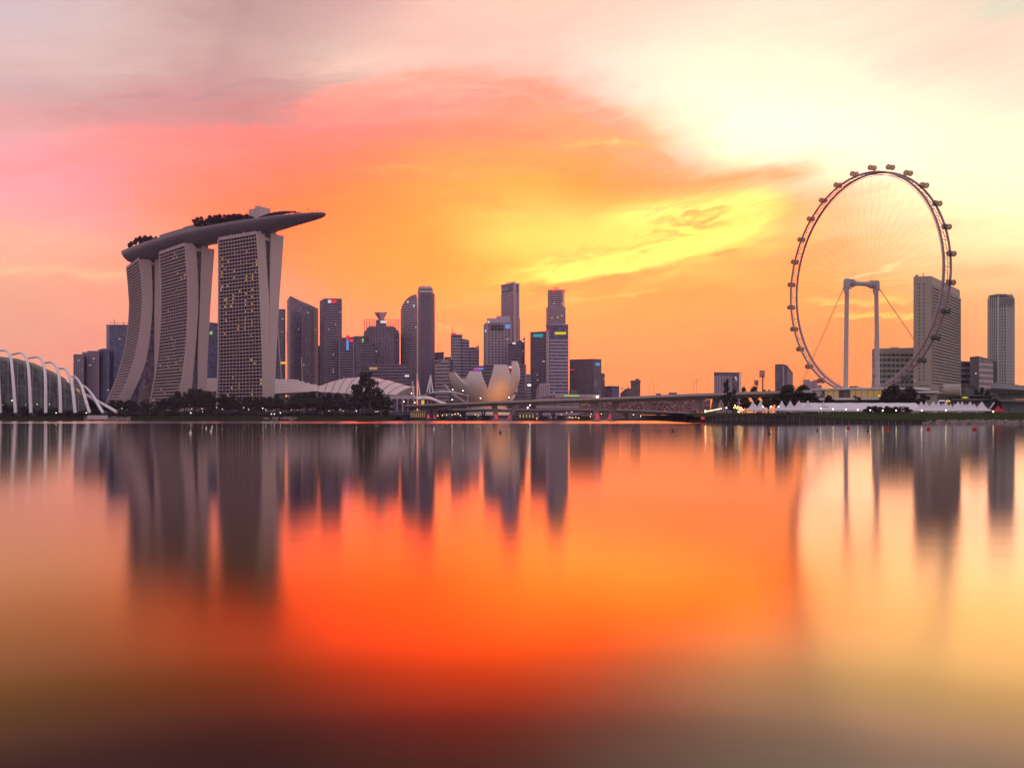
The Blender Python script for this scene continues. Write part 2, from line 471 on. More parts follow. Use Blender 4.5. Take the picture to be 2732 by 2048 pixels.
# ------------------------------------------------------------------ mesh builder and object helpers
class MB:
    def __init__(self):
        self.v, self.f, self.uv, self.mi = [], [], [], []

    def face(self, pts, uv=None, mi=0):
        i = len(self.v)
        self.v += [Vector(p) for p in pts]
        self.f.append(tuple(range(i, i + len(pts))))
        if uv is None:
            a, b = Vector(pts[0]), Vector(pts[1])
            d = Vector((b.x - a.x, b.y - a.y, 0))
            d = d.normalized() if d.length > 1e-6 else Vector((1, 0, 0))
            n = (b - a).cross(Vector(pts[2]) - b)
            if abs(n.z) > .9 * n.length: uv = [(p[0], p[1]) for p in pts]
            else: uv = [((Vector(p) - a).dot(d) + a.x * d.x + a.y * d.y, p[2]) for p in pts]
        self.uv.append(uv)
        self.mi.append(mi)
        return self

    def obox(self, o, a, b, c, mi=0):
        """box from corner o along vectors a, b, c"""
        o, a, b, c = Vector(o), Vector(a), Vector(b), Vector(c)
        if a.cross(b).dot(c) < 0: a, b = b, a
        p = [o, o + a, o + a + b, o + b, o + c, o + a + c, o + a + b + c, o + b + c]
        for q in ((0, 3, 2, 1), (4, 5, 6, 7), (0, 1, 5, 4), (1, 2, 6, 5), (2, 3, 7, 6), (3, 0, 4, 7)):
            self.face([p[k] for k in q], None, mi)
        return self

    def box(self, x0, x1, y0, y1, z0, z1, mi=0):
        return self.obox((x0, y0, z0), (x1 - x0, 0, 0), (0, y1 - y0, 0), (0, 0, z1 - z0), mi)

    def prism(self, poly, z0, z1, mi=0, mi_top=None):
        n = len(poly)
        area = sum(poly[i][0] * poly[(i + 1) % n][1] - poly[(i + 1) % n][0] * poly[i][1] for i in range(n))
        za = list(z0) if isinstance(z0, (list, tuple)) else [z0] * n
        zb = list(z1) if isinstance(z1, (list, tuple)) else [z1] * n
        if area < 0: poly, za, zb = poly[::-1], za[::-1], zb[::-1]
        for i in range(n):
            j = (i + 1) % n
            self.face([(*poly[i][:2], za[i]), (*poly[j][:2], za[j]), (*poly[j][:2], zb[j]), (*poly[i][:2], zb[i])], None, mi)
        self.face([(*p[:2], z) for p, z in zip(poly, zb)], None, mi if mi_top is None else mi_top)
        self.face([(*p[:2], z) for p, z in zip(poly[::-1], za[::-1])], None, mi)
        return self

    def rings(self, rings, close_u=True, cap=True, mi=0):
        """skin a list of rings (equal point counts)"""
        base = len(self.v)
        n = len(rings[0])
        for r in rings: self.v += [Vector(p) for p in r]
        for i in range(len(rings) - 1):
            for k in range(n if close_u else n - 1):
                a, b = base + i * n + k, base + i * n + (k + 1) % n
                self.f.append((a, b, b + n, a + n))
                self.uv.append([(k, i), (k + 1, i), (k + 1, i + 1), (k, i + 1)])
                self.mi.append(mi)
        if cap and close_u:
            self.f.append(tuple(range(base + n - 1, base - 1, -1)))
            self.uv.append([(0, 0)] * n)
            self.mi.append(mi)
            e = base + (len(rings) - 1) * n
            self.f.append(tuple(range(e, e + n)))
            self.uv.append([(0, 0)] * n)
            self.mi.append(mi)
        return self

    def tube(self, pts, r, n=8, closed=False, mi=0):
        pts = [Vector(p) for p in pts]
        rr = r if isinstance(r, (list, tuple)) else [r] * len(pts)
        N = len(pts)
        up = None
        rings = []
        for i, p in enumerate(pts):
            if closed: t = pts[(i + 1) % N] - pts[i - 1]
            else: t = pts[min(i + 1, N - 1)] - pts[max(i - 1, 0)]
            t.normalize()
            if up is None:
                up = Vector((0, 0, 1)) if abs(t.z) < .95 else Vector((1, 0, 0))
            s = t.cross(up).normalized()
            w = s.cross(t).normalized()
            up = w
            rings.append([p + (s * cos(2 * pi * k / n) + w * sin(2 * pi * k / n)) * rr[i] for k in range(n)])
        if closed:
            rings.append(rings[0])
            return self.rings(rings, True, False, mi)
        return self.rings(rings, True, True, mi)

    def lathe(self, prof, c, n=24, mi=0, axis=None):
        c = Vector(c)
        rings = []
        if axis is None:
            for r, z in prof:
                rings.append([c + Vector((r * cos(2 * pi * k / n), r * sin(2 * pi * k / n), z)) for k in range(n)])
        else:
            t = Vector(axis).normalized()
            s = t.cross(Vector((0, 0, 1)))
            s = s.normalized() if s.length > .01 else Vector((1, 0, 0))
            w = s.cross(t)
            for r, z in prof:
                rings.append([c + t * z + (s * cos(2 * pi * k / n) + w * sin(2 * pi * k / n)) * r for k in range(n)])
        return self.rings(rings, True, True, mi)

    def build(self, name, material, parent=None, smooth=False, label=None):
        root = parent
        off = Vector((0, 0, 0))
        while root is not None:
            off += root.location
            root = root.parent
        me = bpy.data.meshes.new(name)
        me.from_pydata([tuple(p - off) for p in self.v], [], self.f)
        ul = me.uv_layers.new(name='UVMap')
        flat = [c for f in self.uv for p in f for c in p]
        ul.data.foreach_set('uv', flat)
        for x in (material if isinstance(material, (list, tuple)) else [material]): me.materials.append(x)
        me.polygons.foreach_set('material_index', self.mi)
        if smooth:
            bm = bmesh.new()
            bm.from_mesh(me)
            bmesh.ops.remove_doubles(bm, verts=bm.verts, dist=.001)
            bmesh.ops.recalc_face_normals(bm, faces=bm.faces)
            for f in bm.faces: f.smooth = True
            for e in bm.edges:
                if len(e.link_faces) == 2 and e.calc_face_angle(0) > radians(smooth if smooth is not True else 40): e.smooth = False
            bm.to_mesh(me)
            bm.free()
        me.update()
        o = bpy.data.objects.new(name, me)
        COL.objects.link(o)
        if parent is not None: o.parent = parent
        if label: o['label'] = label
        return o


def tag(o, label=None, cat=None, group=None, kind=None):
    if label: o['label'] = label
    if cat: o['category'] = cat
    if group: o['group'] = group
    if kind: o['kind'] = kind
    return o


def thing(name, label, cat, loc=(0, 0, 0), group=None):
    o = bpy.data.objects.new(name, None)
    o.empty_display_size = .5
    COL.objects.link(o)
    o.location = loc
    return tag(o, label, cat, group)


def copy_thing(root, loc, rotz=None, scale=None, label=None, group=None):
    r = root.copy()
    COL.objects.link(r)
    r.location = loc
    if rotz is not None: r.rotation_euler = (0, 0, rotz)
    if scale is not None: r.scale = scale if isinstance(scale, (tuple, list)) else (scale,) * 3
    if label: r['label'] = label
    if group: r['group'] = group
    for ch in list(root.children):
        c = ch.copy()
        COL.objects.link(c)
        c.parent = r
        for g in list(ch.children):
            d = g.copy()
            COL.objects.link(d)
            d.parent = c
    return r


RNG = random.Random(11)
ORDN = 'first second third fourth fifth sixth seventh eighth ninth tenth eleventh twelfth thirteenth fourteenth fifteenth sixteenth seventeenth eighteenth nineteenth twentieth twenty-first twenty-second twenty-third'.split()


def interp(tab, t):
    if t <= tab[0][0]: return tab[0][1]
    for (a, x), (b, y) in zip(tab, tab[1:]):
        if t <= b: return x + (y - x) * (t - a) / (b - a)
    return tab[-1][1]


# ------------------------------------------------------------------ ground
def build_ground():
    shore = [(-1690, 708), (-520, 708), (-330, 713), (-210, 709), (-96, 712), (-88, 760), (-84, 832), (60, 838), (186, 832), (140, 600),
             (112, 500), (92, 447), (100, 432), (122, 408), (150, 394), (190, 386), (225, 380), (420, 372), (1690, 372), (1690, 2490), (-1690, 2490)]
    b = MB()
    b.prism([(x, y) for x, y in shore], -3.0, 0.9)
    g = b.build('ground', M['earth'])
    g['kind'] = 'structure'
    # grassy bank under the gardens
    b = MB()
    rings = []
    for i in range(61):
        x = -620 + i * 525 / 60
        e = 1.2 * mnoise.noise(Vector((x * .02, 1, 0)))
        h = .7 * mnoise.noise(Vector((x * .03, 7, 0)))
        rings.append([(x, 709.5 + e, .15), (x, 714 + e, 1.5 + h * .6), (x, 724 + e, 3.1 + h), (x, 745, 4.2 + h), (x, 800, 5.2), (x, 1250, 5.2)])
    b.rings(rings, close_u=False, cap=False)
    g = b.build('grass_bank', M['grass'], smooth=80)
    g['kind'] = 'structure'
    # lawn behind the right-hand quay
    b = MB()
    rings = []
    front = [(92, 447), (122, 408), (150, 394), (190, 386), (225, 380), (300, 376), (480, 372), (700, 372)]
    for i in range(71):
        x = 92 + i * 6.0
        yf = interp(front, x) + .8
        h = interp([(92, 2.9), (130, 3.3), (150, 1.9), (225, 1.2), (480, 1.2)], x)
        n_ = .4 * mnoise.noise(Vector((x * .05, 3, 0)))
        rings.append([(x, yf, h), (x + 2, yf + 14, h + .9 + n_), (x + 6, yf + 48, 4.0 + n_), (x + 14, yf + 110, 5.4), (x + 40, 900, 6.0)])
    b.rings(rings, close_u=False, cap=False)
    g = b.build('lawn', M['lawn'], smooth=80)
    g['kind'] = 'structure'


build_ground()


# ------------------------------------------------------------------ three hotel towers and the roof deck
def c2(x, y):          # crop pixel -> photo pixel
    return 280 + x / 2.961, 520 + y / 2.961


HOTEL = [
    # corner, along, length, front edge, inner edge of front leg, inner edge of rear leg, rear edge, label
    dict(C=(-261.5, 908), a=(-.84, .55), L=60,
         f=[(1200, 310), (1212, 500), (1225, 800), (1238, 1100), (1245, 1300), (1250, 1620)],
         g=[(1258, 300), (1275, 550), (1290, 760), (1297, 900), (1299, 1100), (1300, 1620)],
         h=[(1310, 300), (1305, 550), (1300, 760), (1299, 900), (1300, 1100), (1301, 1620)],
         r=[(1412, 325), (1396, 550), (1374, 850), (1357, 1150), (1345, 1400), (1335, 1620)],
         label='rightmost hotel tower, nearest, with the most lit yellow windows, under the roof deck'),
    dict(C=(-357, 968), a=(-.68, .73), L=72,
         f=[(632, 400), (642, 520), (650, 650), (655, 900), (640, 1200), (616, 1400), (590, 1560), (580, 1620)],
         g=[(715, 405), (728, 550), (735, 700), (737, 900), (715, 1200), (697, 1400), (680, 1560), (674, 1620)],
         h=[(765, 400), (757, 650), (750, 870), (742, 1050), (735, 1200), (732, 1500), (732, 1620)],
         r=[(865, 430), (848, 650), (830, 900), (820, 1100), (810, 1300), (805, 1490), (803, 1620)],
         label='middle hotel tower of the three, with a gently curved front leg'),
    dict(C=(-445, 1058), a=(-.56, .83), L=77,
         f=[(270, 515), (284, 650), (295, 800), (292, 900), (285, 1000), (262, 1150), (230, 1300), (185, 1440), (125, 1580), (105, 1620)],
         g=[(365, 525), (372, 650), (376, 800), (374, 900), (368, 1000), (348, 1180), (320, 1330), (275, 1450), (215, 1580), (195, 1620)],
         h=[(395, 520), (393, 700), (391, 900), (390, 1100), (390, 1300), (390, 1620)],
         r=[(455, 525), (450, 700), (446, 900), (442, 1100), (440, 1300), (440, 1620)],
         label='leftmost hotel tower, its front leg sweeping out widest at the foot'),
]
LIT = {0: [(1028,472),(1122,460),(935,515),(981,532),(1075,540),(1122,533),(1170,550),(1197,518),(1200,565),(935,563),(1028,597),(935,610),(935,632),(1193,620),(1122,655),(1122,676),(1168,650),(1168,671),(1028,648),(981,718),(935,750),(1075,757),(1168,743),(1168,765),(1122,773),(1028,805),(1028,830),(1168,815),(981,840),(981,860),(1026,855),(1120,848),(1120,868),(1168,865),(935,890),(1168,913),(1120,918),(979,933),(1120,965),(979,980),(1073,995),(1168,1010),(1120,1018),(1168,1035),(935,1055),(1073,1045),(1120,1040),(979,1100),(932,1100),(1070,1065),(1120,1065),(1047,1455),(908,1480),(1090,1500),(1235,1470),(880,1507),(880,1530),(1040,1527),(1090,1527),(1180,1550),(1175,1573),(1235,1495)],
       1: [(550,460),(605,670),(630,668),(545,735),(545,790),(585,785),(570,740),(510,1360),(600,1380),(590,1500),(580,1525),(600,1300)],
       2: [(215,690),(190,800)]}
FH = 3.6


def end_profile(H, key):
    """(z, setback) table of one edge of the end wall, from its outline on the wall's plane"""
    C, b = Vector((*H['C'], 0)), H['b']
    out = []
    for cx_, cy_ in H[key]:
        x, y = c2(cx_, cy_)
        k = (x - CX) / F
        s = (k * C.y - C.x) / (b.x - k * b.y)
        Y = C.y + s * b.y
        out.append((CAMZ + (HY - y) / F * Y, s))
    return sorted(out)


def build_hotel():
    for idx, H in enumerate(HOTEL):
        a = Vector((*H['a'], 0)).normalized()
        b = Vector((-a.y, a.x, 0))
        if b.y < 0: b = -b
        H['a_'], H['b'] = a, b
        C = Vector((*H['C'], 0))
        pf, pg, ph, pr = [end_profile(H, k) for k in 'fghr']
        ztop = pf[-1][0]
        rtop = pr[-1][0]
        z0 = 3.5
        root = thing('hotel_tower', H['label'], 'hotel tower', C + a * H['L'] / 2 + b * 18 + Vector((0, 0, z0)), 'hotel towers under the roof deck')
        nf = int((ztop - z0) / FH)
        zs = [ztop - FH * k for k in range(nf, -1, -1)]
        L = H['L']
        EX = (14, 9, 4)[idx]           # the facades are a little longer at the foot
        stretch = lambda u, z: u * (1 + EX / L * max(0, 1 - z / ztop)) if u > 3.6 else u
        pt = lambda u, s, z: C + a * stretch(u, z) + b * s + Vector((0, 0, z))
        # glazing, one curved sheet set back behind the balconies
        g = MB()
        for za, zb in zip(zs, zs[1:]):
            sa, sb = interp(pf, za) + .8, interp(pf, zb) + .8
            g.face([pt(0, sa, za), pt(0, sb, zb), pt(L, sb, zb), pt(L, sa, za)], [(0, za - ztop), (0, zb - ztop), (L, zb - ztop), (L, za - ztop)])
        g.build('room_glazing', M['gl_mbs'], root)
        # balcony slabs and fins
        s_, fn = MB(), MB()
        for k, z in enumerate(zs):
            s0 = interp(pf, z + .5)
            hgt = (1.05 if idx == 0 else 1.0) if k < len(zs) - 1 else 3.4
            tilt = interp(pf, z + hgt) - interp(pf, z)
            s_.obox(pt(1.2, s0, z), a * (stretch(L, z) - 1.2), b * .75, Vector((0, 0, hgt)) + b * tilt)
            if k < len(zs) - 1:
                nb = int(L / 4.6)
                for q in range(1, nb + 1):
                    u = q * L / (nb + .5)
                    s1 = interp(pf, z + FH) - interp(pf, z + hgt)
                    fn.obox(pt(u, interp(pf, z + hgt) + .25, z + hgt), a * .38, b * (.5 if idx == 0 else .28), Vector((0, 0, FH - hgt)) + b * s1)
        s_.build('balcony_cladding', M['slab'], root)
        fn.build('fin_cladding', M['slab'], root)
        # end walls of both legs (a slab each), near and far end
        for nm, lo, hi, top in (('front_leg_wall', pf, pg, ztop + 1.0), ('rear_leg_wall', ph, pr, rtop)):
            for u0, u1 in ((-.6, 1.2), (L, L + 1.5)):
                w = MB()
                N = 26
                rings = []
                for i in range(N + 1):
                    z = z0 + (top - z0) * i / N
                    A, B = interp(lo, z), max(interp(hi, z), interp(lo, z) + .3)
                    rings.append([pt(u0, A, z), pt(u0, B, z), pt(u1, B, z), pt(u1, A, z)])
                w.rings(rings)
                w.build(nm, M['concrete'], root, smooth=30)
        # rear leg and the inner sides, and the glass wall of the atrium between the legs
        w, at_ = MB(), MB()
        N = 20
        for i in range(N):
            z, z2 = z0 + (rtop - z0) * i / N, z0 + (rtop - z0) * (i + 1) / N
            for tab, off in ((pg, 0.0), (ph, .05), (pr, -.3)):
                w.face([pt(1.2, interp(tab, z) + off, z), pt(L, interp(tab, z) + off, z), pt(L, interp(tab, z2) + off, z2), pt(1.2, interp(tab, z2) + off, z2)])
            at_.face([pt(3.5, interp(pg, z), z), pt(3.5, interp(ph, z) + .05, z), pt(3.5, interp(ph, z2) + .05, z2), pt(3.5, interp(pg, z2), z2)])
        w.build('inner_facade', M['gl_brown'], root)
        at_.build('atrium_glazing', M['gl_mauve'], root)
        # roofs of the legs with parapet blocks
        w = MB()
        sa, sb = interp(pf, ztop) + 1.7, interp(pg, ztop)
        w.obox(pt(1.3, sa, ztop), a * (L - 1.4), b * (sb - sa), Vector((0, 0, .8)))
        w.obox(pt(4, sa + 2.5, ztop + .8), a * (L - 12), b * max(3, sb - sa - 3), Vector((0, 0, 3.2)))
        ra, rb = interp(ph, rtop), interp(pr, rtop)
        w.obox(pt(1.3, ra, rtop - 1.2), a * (L - 1.4), b * (rb - ra - .4), Vector((0, 0, 1.0)))
        w.obox(pt(3, ra + 1, rtop - .2), a * (L - 8), b * (rb - ra) * .55, Vector((0, 0, 4.4)))
        w.obox(pt(1.4, sb + .1, ztop - 4), a * (L - 3), b * (ra - sb - .2), Vector((0, 0, 3.0)))
        w.build('roof_parapet', M['concrete'], root)
        # V columns that carry the deck at the near end
        for u in (2.0,) + ((22.0, 42.0) if idx == 0 else ()):
            for du in (-1, 1):
                w = MB()
                sc_ = sb - 2 if u < 5 else sa + 2
                w.tube([pt(u + 2, sc_, ztop + .6), pt(u + 2 + du * .4, sc_ + du * 3.6 + 2, ztop + 13)], .75, 8)
                w.build('deck_strut', M['offwhite'], root, True)
        # lit rooms
        for cx_, cy_ in LIT[idx]:
            x, y = c2(cx_, cy_)
            k = (x - CX) / F
            s = .7
            for _ in range(4):
                q = C + b * s
                u = (k * q.y - q.x) / (a.x - k * a.y)
                Y = q.y + a.y * u
                z = CAMZ + (HY - y) / F * Y
                s = interp(pf, z) + .6
            kf = math.floor((z - zs[0]) / FH)
            zf = zs[0] + kf * FH + 1.6
            if not 0 < u < L: continue
            w = MB()
            sl, sh_ = interp(pf, zf) + .66, interp(pf, zf + 1.5) + .66
            w.face([pt(u - .62, sl, zf), pt(u - .62, sh_, zf + 1.5), pt(u + .62, sh_, zf + 1.5), pt(u + .62, sl, zf)])
            w.build('lit_window', M['amber'], root)
        # fainter rooms, curtains half drawn
        for _ in range((10, 24, 10)[idx]):
            kf, q = RNG.randrange(3, len(zs) - 3), RNG.randrange(1, int(L / 4.6))
            u, zf = (q + .5) * L / (int(L / 4.6) + .5), zs[kf] + 1.25
            w = MB()
            sl, sh_ = interp(pf, zf) + .66, interp(pf, zf + 1.7) + .66
            hw_ = RNG.choice((.5, .9, 1.5))
            w.face([pt(u - hw_, sl, zf), pt(u - hw_, sh_, zf + 1.7), pt(u + hw_, sh_, zf + 1.7), pt(u + hw_, sl, zf)])
            w.build('lit_window', M['amber_dim'], root)
        if idx:      # glass entrance block at the foot between this tower and the next
            w = MB()
            s1 = interp(pg, 30)
            w.obox(pt(-1, s1 + 2, 3), a * -26, b * 26, Vector((0, 0, 28 if idx == 1 else 40)) + b * 6)
            w.build('entrance_block', M['gl_brown'], root)


build_hotel()


def catmull(pts, n):
    out = []
    P_ = [pts[0]] + list(pts) + [pts[-1]]
    for i in range(1, len(P_) - 2):
        for k in range(n):
            t = k / n
            out.append(tuple(_cub(P_[i - 1][d], P_[i][d], P_[i + 1][d], P_[i + 2][d], t) for d in range(len(pts[0]))))
    out.append(pts[-1])
    return out


DECK = catmull([(-185, 880), (-230, 905), (-279, 938), (-330, 972), (-372, 1006), (-420, 1052), (-456, 1090), (-469, 1105)], 8)
DECK_Z = 205.0


def deck_frame(i):
    p = Vector((*DECK[i], 0))
    t = Vector((*DECK[min(i + 1, len(DECK) - 1)], 0)) - Vector((*DECK[max(i - 1, 0)], 0))
    t.normalize()
    nrm = Vector((t.y, -t.x, 0))
    if nrm.y > 0: nrm = -nrm            # towards the camera
    return p, t, nrm


def build_deck():
    n = len(DECK)
    root = thing('roof_deck', 'long boat-shaped roof deck lying across the tops of the three hotel towers', 'roof deck', (*DECK[n // 2], DECK_Z - 13))
    hull, top, rail = MB(), MB(), MB()
    rings, W_ = [], []
    for i in range(n):
        p, t, nr = deck_frame(i)
        u = i / (n - 1)
        w = 19.5 * min(1, (max(u, .0008) / .30)) ** .52 * min(1, (max(1 - u, .0008) / .085)) ** .5
        d = 13.0 * (.16 + .84 * min(1, u / .26) ** .8) * (.45 + .55 * min(1, (1 - u) / .07) ** .6)
        zt = DECK_Z + .6 * sin(pi * u)
        W_.append(w)
        sec = [(1, 0), (1.02, -.06), (1.0, -.20), (.88, -.50), (.66, -.78), (.36, -.95), (0, -1), (-.36, -.95), (-.66, -.78), (-.88, -.5), (-1.0, -.2), (-1.02, -.06), (-1, 0)]
        rings.append([p + nr * (w * a) + Vector((0, 0, zt + d * b)) for a, b in sec])
    hull.rings(rings, True, True)
    hull.build('hull', M['hull'], root, smooth=50)
    # white rim along the near edge and the deck surface
    rim = MB()
    rim.tube([r[0] + Vector((0, 0, .35)) for r in rings], .42, 6)
    rim.tube([r[12] + Vector((0, 0, .35)) for r in rings], .42, 6)
    rim.build('rim', M['slab'], root, True)
    for i in range(2, n - 2):
        for side in (0, 12):
            q, q2 = rings[i][side], rings[i + 1][side]
            for k in range(3):
                c = q.lerp(q2, k / 3)
                rail.tube([c, c + Vector((0, 0, 1.6))], .07, 4)
    rail.build('railing', M['darksteel'], root)
    # pavilion, curved restaurant canopy, long low bar roofs, mast
    def along(x_px):
        best = min(range(n), key=lambda i: abs(CX + F * DECK[i][0] / DECK[i][1] - x_px))
        return best
    i0 = along(690)
    p, t, nr = deck_frame(i0)
    b = MB()
    o = p + nr * 3 + Vector((0, 0, DECK_Z + .7))
    b.obox(o - t * 11, t * 22, nr * -11, Vector((0, 0, 15.5)))
    b.obox(o - t * 4, t * 5, nr * -5, Vector((0, 0, 17.8)))
    b.build('plant_room', M['concrete'], root)
    b = MB()
    ia, ib = along(800), along(712)
    rr = []
    for i in range(min(ia, ib), max(ia, ib) + 1):
        p, t, nr = deck_frame(i)
        u = (i - min(ia, ib)) / max(1, abs(ia - ib))
        h = 2.6 + 3.4 * sin(pi * min(1, .15 + u * .8))
        w = W_[i] * .72
        rr.append([p + nr * w + Vector((0, 0, DECK_Z + h)), p + nr * w * .4 + Vector((0, 0, DECK_Z + h + 1.6)), p - nr * w * .5 + Vector((0, 0, DECK_Z + h + 1.3)),
                   p - nr * w * .5 + Vector((0, 0, DECK_Z + h + .7)), p + nr * w * .4 + Vector((0, 0, DECK_Z + h + .9)), p + nr * w + Vector((0, 0, DECK_Z + h - .5))])
    b.rings(rr)
    b.build('canopy', M['darksteel'], root, smooth=30)
    for x0, x1, hh in ((445, 512, 8.6), (508, 548, 9.6), (606, 668, 6.0)):
        b = MB()
        ia, ib = along(x1), along(x0)
        rr = []
        for i in range(min(ia, ib), max(ia, ib) + 1):
            p, t, nr = deck_frame(i)
            rr.append([p + nr * 10 + Vector((0, 0, DECK_Z + .6)), p + nr * 9 + Vector((0, 0, DECK_Z + hh)), p - nr * 2 + Vector((0, 0, DECK_Z + hh + .8)), p - nr * 3 + Vector((0, 0, DECK_Z + .6))])
        b.rings(rr)
        b.build('bar_pavilion', M['brown'], root, smooth=30)
    i0 = along(826)
    p, t, nr = deck_frame(i0)
    b = MB()
    b.tube([p + Vector((0, 0, DECK_Z)), p + Vector((0, 0, DECK_Z + 8))], .16, 5)
    b.obox(p + t * -1.6 + Vector((0, 0, DECK_Z + 6.4)), t * 3.2, nr * .3, Vector((0, 0, .3)))
    b.build('mast', M['darksteel'], root)
    for x_px in (540, 560, 575, 596, 600, 585, 350, 362, 372):
        i0 = along(x_px)
        p, t, nr = deck_frame(i0)
        b = MB()
        q = p + nr * (W_[i0] * .86) + Vector((0, 0, DECK_Z + RNG.uniform(1.8, 5.0)))
        b.lathe([(.05, -.3), (.3, 0), (.05, .3)], q, 6)
        b.build('deck_lamp', M['amber'], root)
    return W_


DECK_W = build_deck()


# ------------------------------------------------------------------ towers of the far skyline
def tower(name, label, chain, tops, cat='office tower', fh=4.2, band=.42, pier=None, wall='mauve', glass='gl_mauve', depth=32,
          lit=0, base=.8, roof=1.2, roofmat=None, group=None, lit_mat='office', bandfrom=0.0, bandto=1.0, bandmat=None, piermat=None):
    """chain: (photo x, distance) corners seen from left to right; tops: photo y of the roof at those corners"""
    pts = [P(x, HY, D) for x, D in chain]
    if not isinstance(tops, (list, tuple)): tops = [tops] * len(chain)
    z = [CAMZ + (HY - y) / F * D for y, (x, D) in zip(tops, chain)]
    c = sum((p for p in pts), Vector()) / len(pts)
    back = []
    for p in (pts[-1], pts[0]):
        q = p * (1 + depth / p.y)
        q.x += (c.x * (1 + depth / p.y) - q.x) * .06
        back.append(q)
    poly = [(p.x, p.y) for p in pts] + [(q.x, q.y) for q in back]
    zt = z + [z[-1], z[0]]
    root = thing(name, label, cat, (c.x, c.y + depth * .4, base), group)
    b = MB()
    b.prism(poly, base, zt)
    b.build('glass_shaft', M[glass], root)
    n = len(poly)
    segs = [(n - 1, 0)] + [(i, i + 1) for i in range(len(pts) - 1)] + [(len(pts) - 1, len(pts))]
    bb, pb = MB(), MB()
    ctr = Vector((sum(p[0] for p in poly) / n, sum(p[1] for p in poly) / n, 0))
    for i, j in segs:
        A, B = Vector((*poly[i], 0)), Vector((*poly[j], 0))
        e = B - A
        L = e.length
        if L < 1: continue
        e /= L
        nr = Vector((e.y, -e.x, 0))
        if nr.dot((A + B) / 2 - ctr) < 0: nr = -nr
        zi, zj = zt[i], zt[j]
        zm = max(zi, zj)
        if band:
            k = 0
            while base + k * fh < zm - fh * .3:
                zz = base + k * fh
                k += 1
                if not bandfrom <= (zz - base) / (zm - base) <= bandto: continue
                u0, u1 = .4, L - .4
                if zz + fh > min(zi, zj):
                    if abs(zi - zj) < .5: pass
                    else:
                        uu = (zz + fh * .6 - zi) / (zj - zi) * L
                        if zi > zj: u1 = min(u1, uu)
                        else: u0 = max(u0, uu)
                if u1 - u0 < 1: continue
                bb.obox(A + e * u0 + nr * .02 + Vector((0, 0, zz)), e * (u1 - u0), nr * .4, Vector((0, 0, min(fh * band, zm - zz))))
        if pier:
            sp, w = pier[:2]
            m = max(1, int(round(L / sp)))
            for q in range(m + 1):
                u = (L - w) * q / m
                zz = zi + (zj - zi) * (u / L)
                pb.obox(A + e * u + nr * .03 + Vector((0, 0, base)), e * w, nr * .62, Vector((0, 0, zz - base)))
    if bb.f: bb.build('spandrel_cladding', M[bandmat or wall], root)
    if pb.f: pb.build('pier_cladding', M[piermat or wall], root)
    if roof:
        b = MB()
        pr = []
        for p in poly:
            v = Vector((*p, 0)) - ctr
            pr.append(tuple((ctr + v * (1 + .7 / max(v.length, 1)))[:2]))
        b.prism(pr, [q + .03 for q in zt], [q + roof for q in zt])
        b.build('roof_parapet', M[roofmat or wall], root)
    # lit offices
    rr = random.Random(len(label) * 31 + int(chain[0][0]))
    for _ in range(lit):
        i, j = segs[1 + rr.randrange(len(pts) - 1)]
        A, B = Vector((*poly[i], 0)), Vector((*poly[j], 0))
        e = B - A
        L = e.length
        e /= L
        nr = Vector((e.y, -e.x, 0))
        if nr.y > 0: nr = -nr
        zz = base + fh * (int(rr.uniform(.15, .93) * (min(zt[i], zt[j]) - base) / fh) + band + .08)
        u = rr.uniform(.08, .9) * L
        w = rr.choice((1.4, 1.6, 2.4, 4.0))
        b = MB()
        o = A + e * min(u, L - w) + nr * .12 + Vector((0, 0, zz))
        b.face([o, o + e * w, o + e * w + Vector((0, 0, 1.5)), o + Vector((0, 0, 1.5))])
        b.build('lit_window', M[lit_mat if rr.random() < .7 else 'office'], root)
    root['_d'] = chain[0][1]
    return root


def panel(root, name, x0, y0, x1, y1, D, m, t=.6, D2=None):
    """flat panel fixed to a facade, between two photo corners"""
    D2 = D2 or D
    a, b_ = P(x0, y1, D - 1.1), P(x1, y1, D2 - 1.1)
    h = (y1 - y0) / F * D
    b = MB()
    b.obox(a, b_ - a, Vector((0, t, 0)), Vector((0, 0, h)))
    return b.build(name, M[m], root)


def block(root, name, x0, y0, x1, y1, D, m, depth=14, Dback=None):
    a, b_ = P(x0, y1, D), P(x1, y1, D)
    b = MB()
    b.obox(a, b_ - a, Vector((a.x / D * depth, depth, 0)), Vector((0, 0, (y1 - y0) / F * D)))
    return b.build(name, M[m], root)


def pole(root, name, x, y0, y1, D, r, m='darksteel', x2=None):
    b = MB()
    b.tube([P(x, y1, D), P(x if x2 is None else x2, y0, D)], [r, r * .6], 6)
    return b.build(name, M[m], root)


